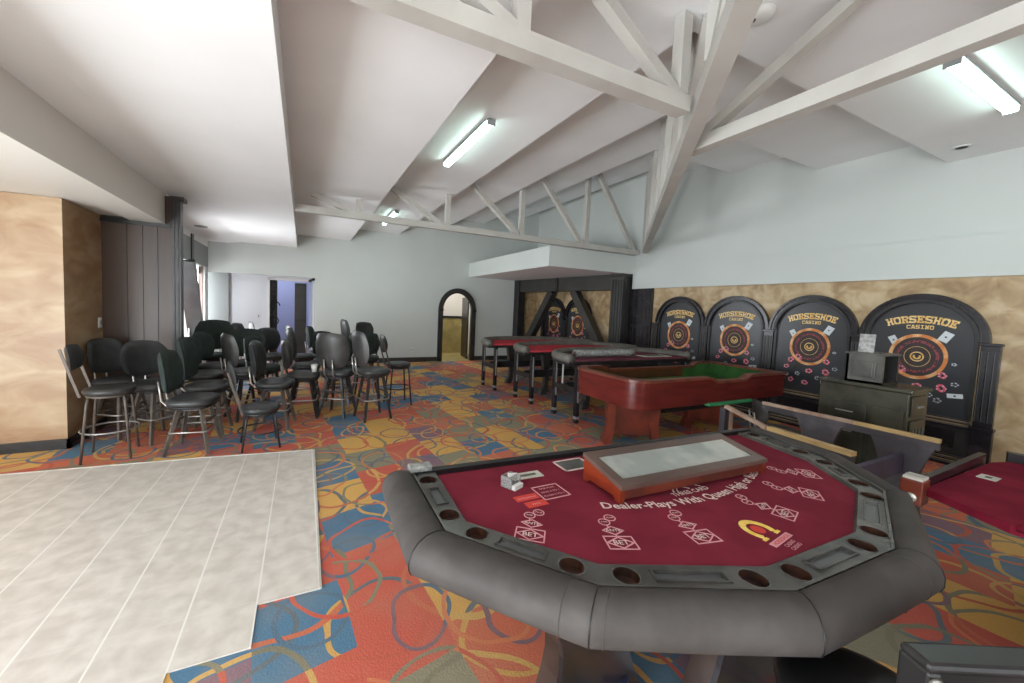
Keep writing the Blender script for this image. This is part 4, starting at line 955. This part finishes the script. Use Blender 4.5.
# ================================================================== STOOLS
def cushion(mb, hx, hy, t, mt, T, n=2.6, seg=28, dome=.35):
    prof = []
    for i in range(9):
        a = -pi/2+pi*i/8
        prof.append((1-(1-abs(math.cos(a))**.5)*.28 if 0 < i < 8 else 0, math.sin(a)*t/2))
    prof = [(0, -t/2), (.80, -t/2), (.95, -t*.36), (1, 0), (.96, t*.3), (.8, t*.45), (.4, t*.56), (0, t*.58)]
    mb.lathe(prof, mt, seg, T=T, sx=hx, sy=hy, n=n)
def backpad(mb, wd, h, t, mt, T, bend=.35, n=2.6, narrow=.82, nu=14, nv=12):
    # pad in local x (width), z (height); thickness along y; bent around the sitter (front = +y)
    vs = []; fs = []
    rows = []
    for side in (1, -1):
        for j in range(nv+1):
            for i in range(nu+1):
                u = -1+2*i/nu; v = -1+2*j/nv
                # squircle mapping
                uu = u*math.sqrt(max(0, 1-v*v*.25)); vv = v*math.sqrt(max(0, 1-u*u*.25))
                k = narrow+(1-narrow)*(1-((vv+1)/2-.5)**2*4) if narrow < 1 else 1
                x = uu*wd/2*k; z = (vv+1)*h/2
                e = max(0, 1-max(abs(u), abs(v))**4)**.5
                y = side*t/2*e + bend*x*x/wd*2
                vs.append((x, y, z))
    m_ = (nu+1)*(nv+1)
    for s_ in range(2):
        for j in range(nv):
            for i in range(nu):
                a = s_*m_+j*(nu+1)+i; fs.append((a, a+1, a+nu+2, a+nu+1) if s_ else (a, a+nu+1, a+nu+2, a+1))
    mb.add(vs, fs, mt, True, T)
def stool(name, label, cat_group, hs, seatm, backm, legm, loc, rz, style='padded', bw=.42, bh=.42, narrow=.86, tilt=.12, thick=.07):
    # faces local +y; back at -y
    t = thing(name, label, 'bar stool', loc, rz, cat_group)
    q = MB()
    if style == 'padded': cushion(q, .225, .215, .085, seatm, TR((0, .0, hs-.045)), n=3)
    else: cushion(q, .195, .195, .075, seatm, TR((0, 0, hs-.04)), n=2.1)
    q.build('seat', t)
    q = MB()
    if style == 'padded': q.lathe([(.0, 0), (.19, 0), (.2, .012), (.2, .02)], 'legdark', 20, T=TR((0, 0, hs-.105)), n=3); q.box((-.09, -.09, hs-.14), (.09, .09, hs-.10), 'legdark')
    else: q.lathe([(.15, 0), (.17, 0), (.17, .02), (.15, .02)], legm, 20, T=TR((0, 0, hs-.095)))
    q.build('swivel_plate', t)
    zt_ = hs-.12; rt_, rb_ = (.10, .19) if style == 'padded' else (.125, .175)
    for sx_ in (-1, 1):
        for sy_ in (-1, 1):
            q = MB()
            if style == 'padded': q.bar((sx_*rt_, sy_*rt_, zt_), (sx_*rb_, sy_*rb_, .0), .034, .034, legm, .028, .028)
            else: q.tube([(sx_*rt_, sy_*rt_, zt_+.03), (sx_*(rt_+.01), sy_*(rt_+.01), zt_-.03), (sx_*rb_, sy_*rb_, 0)], .012, legm, 8)
            q.build('leg', t)
    q = MB(); zr = hs*.40; rr_ = rt_+(rb_-rt_)*(1-zr/zt_)+.0
    if style == 'padded':
        r3 = rr_+.03; q.tube([(r3*a, r3*b, zr) for a, b in ((1, -.8), (1, .8), (.8, 1), (-.8, 1), (-1, .8), (-1, -.8), (-.8, -1), (.8, -1))], .009, 'chrome', 6, closed=True)
        for sy_ in (-1, 1): q.bar((-rr_, sy_*rr_, zr+.09), (rr_, sy_*rr_, zr+.09), .02, .02, legm)
    else: q.tube([(rr_*1.42*math.cos(2*pi*i/24), rr_*1.42*math.sin(2*pi*i/24), zr) for i in range(24)], .009, legm if legm == 'legdark' else 'silver', 6, closed=True)
    q.build('foot_ring', t)
    TB = TR((0, -.215, hs+.03), rx=tilt)
    if style == 'padded':
        q = MB(); backpad(q, bw, bh, thick, backm, TB, narrow=narrow); q.build('backrest', t)
        q = MB(); 
        for s_ in (-.06, .06): q.tube([(s_, -.05, hs-.10), (s_, -.22, hs-.085), (s_, -.262, hs-.04), (s_, -.27, hs+.04), (s_, -.285, hs+.16)], .011, 'chrome', 6)
        q.build('back_bracket', t)
    else:
        q = MB(); backpad(q, bw*.92, bh*.62, .035, backm, TR((0, -.225-.03, hs+.16), rx=tilt), narrow=narrow, bend=.25); q.build('backrest', t)
        for s_ in (-1, 1):
            q = MB(); q.bar((s_*.17, -.17, hs-.07), (s_*.165, -.295, hs+.38), .012, .02, 'metalbar', up=(0, 1, 0)); q.build('back_upright', t)
    return t
G = 'grey and black bar stools crowded by the brown partition'
def facing(vx, vy): return math.atan2(-vx, vy)
# prototypes: (z seat) p: padded, f: framed
S = []
def put(kind, label, x, y, hs, face, **kw):
    seatm, backm, legm, style = {'pg': ('seat', 'seatg', 'leg', 'padded'), 'pb': ('seat', 'seat', 'leg', 'padded'), 'gr': ('seat', 'seatgrey', 'legdark', 'padded'), 'fm': ('seatgrey', 'seat', 'leg', 'framed'), 'fd': ('seat', 'seat', 'legdark', 'framed'), 'gg': ('seatg', 'seatg', 'legdark', 'padded')}[kind]
    a = facing(*face)
    key = (kind, round(hs, 2), tuple(sorted(kw.items())))
    if key in S_: return dup(S_[key], (x, y, 0), a, label)
    S_[key] = stool('bar_stool', label, G, hs, seatm, backm, legm, (x, y, 0), a, style, **kw); return S_[key]
S_ = {}
put('fm', 'leftmost stool, metal framed back, grey seat, before the gold wall corner', -1.70, 4.88, .70, (1, .12), bw=.40, bh=.40)
put('pb', 'stool with a broad round black back behind the leftmost framed stool', -1.46, 5.32, .66, (.75, -.65), bw=.50, bh=.40, narrow=.7)
put('pb', 'black stool squeezed against the partition behind the leftmost framed stool', -1.86, 5.62, .66, (.8, -.5), bw=.40, bh=.40)
put('pg', 'front stool on the tile edge facing right, worn grey shell edge, chrome foot ring', -1.02, 4.83, .57, (1, -.15), bw=.40, bh=.45)
put('pg', 'stool with tall green-grey back directly behind the front one by the tiles', -1.0, 5.40, .60, (1, -.1), bw=.46, bh=.50)
put('pg', 'third stool back in the column that starts at the tile edge', -1.14, 6.10, .62, (.95, -.3), bw=.42, bh=.42)
put('pg', 'fourth stool back in the column that starts at the tile edge', -1.15, 6.68, .64, (.9, -.45), bw=.42, bh=.42)
put('gg', 'stool with a wide dark rounded back seen against the pale curtain', -1.28, 7.45, .70, (.25, -1), bw=.56, bh=.50, narrow=.75)
put('gg', 'stool with a broad flat green back left of the blue doorway', -.78, 7.1, .62, (.3, -1), bw=.56, bh=.46, narrow=.8)
put('pb', 'left one of the two small stools silhouetted on the bright wall', -1.0, 8.9, .68, (1, -.5), bw=.40, bh=.40)
put('pb', 'right one of the two small stools silhouetted on the bright wall', -.66, 8.55, .68, (1, .1), bw=.42, bh=.46)
put('gr', 'stool with tall narrow worn grey back beside the tall green-grey one', -.68, 5.96, .66, (.9, .5), bw=.40, bh=.46)
put('gg', 'stool with small round green back tucked beside the worn grey back', -.50, 6.52, .62, (.9, -.55), bw=.42, bh=.40)
put('fd', 'low round stool on the tile edge with ring foot rest and thin back', -.41, 4.73, .46, (1, .15), bw=.42, bh=.52)
put('pb', 'grey-black stool with tall back just behind the low round one', -.30, 5.40, .60, (1, -.2), bw=.44, bh=.46)
put('gr', 'stool with worn grey curved back in the middle of the crowd', .02, 5.80, .62, (1, -.1), bw=.42, bh=.42)
put('pb', 'farther stool of the pair leaning before the blue doorway', .02, 7.60, .64, (1, .15), bw=.42, bh=.50)
put('pb', 'nearer stool of the pair leaning before the blue doorway', .06, 6.62, .62, (1, -.1), bw=.44, bh=.52)
put('gg', 'stool with a square-cornered wide black back turned to the camera, centre of crowd', .50, 6.32, .64, (.2, 1), bw=.48, bh=.40, narrow=.95)
put('pg', 'stool whose rounded back stands right of the blue doorway jamb', .34, 8.2, .64, (1, -.3), bw=.42, bh=.44)
put('gr', 'front right stool with tall grey back seen edge-on and dark legs', .90, 5.42, .71, (1, .25), bw=.46, bh=.50)
put('gr', 'stool with a big round grey back facing away beside the front right one', .46, 5.72, .66, (.55, .9), bw=.50, bh=.50)
put('gg', 'stool with a wide black curved back behind the front right one', .96, 6.62, .72, (.3, 1), bw=.50, bh=.38, narrow=.95)
put('pb', 'tall far stool with slim back rising above the right cluster', .98, 8.2, .78, (1, .2), bw=.42, bh=.46)
put('pb', 'rearmost stool of the right cluster with rounded dark back', 1.36, 8.9, .74, (.5, -1), bw=.48, bh=.40)
put('fd', 'rightmost stool standing apart, thin metal framed back and slender dark legs', 1.40, 6.08, .68, (1, .05), bw=.40, bh=.46)
put('pb', 'dark stool deep in the crowd between the wide green backs and the partition post', -1.62, 6.9, .66, (.8, -.6), bw=.44, bh=.44)
put('pb', 'dark stool in the back row under the light switch', -.45, 7.75, .64, (.6, -.8), bw=.44, bh=.42)
put('gg', 'green-grey stool in the gap behind the centre of the crowd', .42, 7.25, .62, (.5, -.85), bw=.46, bh=.42)
cp = MB(); cp.lathe([(0, 0), (.032, 0), (.045, .1), (.043, .1), (.031, .006), (0, .006)], 'plastic', 16); o = cp.build('paper_cup', loc=(.15, 5.70, .629)); tag(o, 'white paper cup left on a stool seat in the crowd', 'cup')
# stool behind the dismantled base
S3 = stool('bar_stool', 'stool with grey shell back standing between the craps table and the posters', None, .36, 'seatgrey', 'seatgrey', 'legdark', (4.98, 2.44, 0), facing(.9, -.7), 'padded', bw=.30, bh=.27)
# black stool pushed under the front rail and black chair at the lower right corner
S4 = stool('bar_stool', 'black round stool tucked under the near rail of the front table', None, .63, 'seatblack', 'seatblack', 'legdark', (1.345, .40, 0), facing(.3, .9), 'framed', bw=.3, bh=.3)
for c in list(kids(S4)):
    if c.name.startswith('back'): bpy.data.objects.remove(c)
bc = thing('black_chair', 'black chair with flat framed back cut off by the lower right corner', 'chair', (1.665, .42, 0), math.radians(-26))
q = MB(); q.box((-.26, -.70, .44), (.26, -.27, .51), 'seatblack', bev=.03); q.build('seat', bc)
q = MB(); q.box((-.26, -.26, .60), (.26, -.215, .815), 'seatblack', bev=.018); q.build('backrest', bc)
q = MB(); q.box((-.275, -.275, .805), (.275, -.205, .83), 'black', bev=.01); q.box((-.275, -.275, .55), (-.245, -.205, .81), 'black', bev=.008); q.box((.245, -.275, .55), (.275, -.205, .81), 'black', bev=.008); q.build('back_frame', bc)
for s_ in (-1, 1):
    q = MB(); q.lathe([(0, .008), (.012, .007), (.018, 0)], 'chrome', 14, T=TR((s_*.262, -.276, .785), rx=pi/2)); q.build('rivet', bc)
for (x, y) in ((-.22, -.65), (.22, -.65), (-.25, -.25), (.25, -.25)):
    q = MB(); q.bar((x, y, .56 if y > -.3 else .45), (x*1.04, y, 0), .035, .035, 'legdark'); q.build('leg', bc)
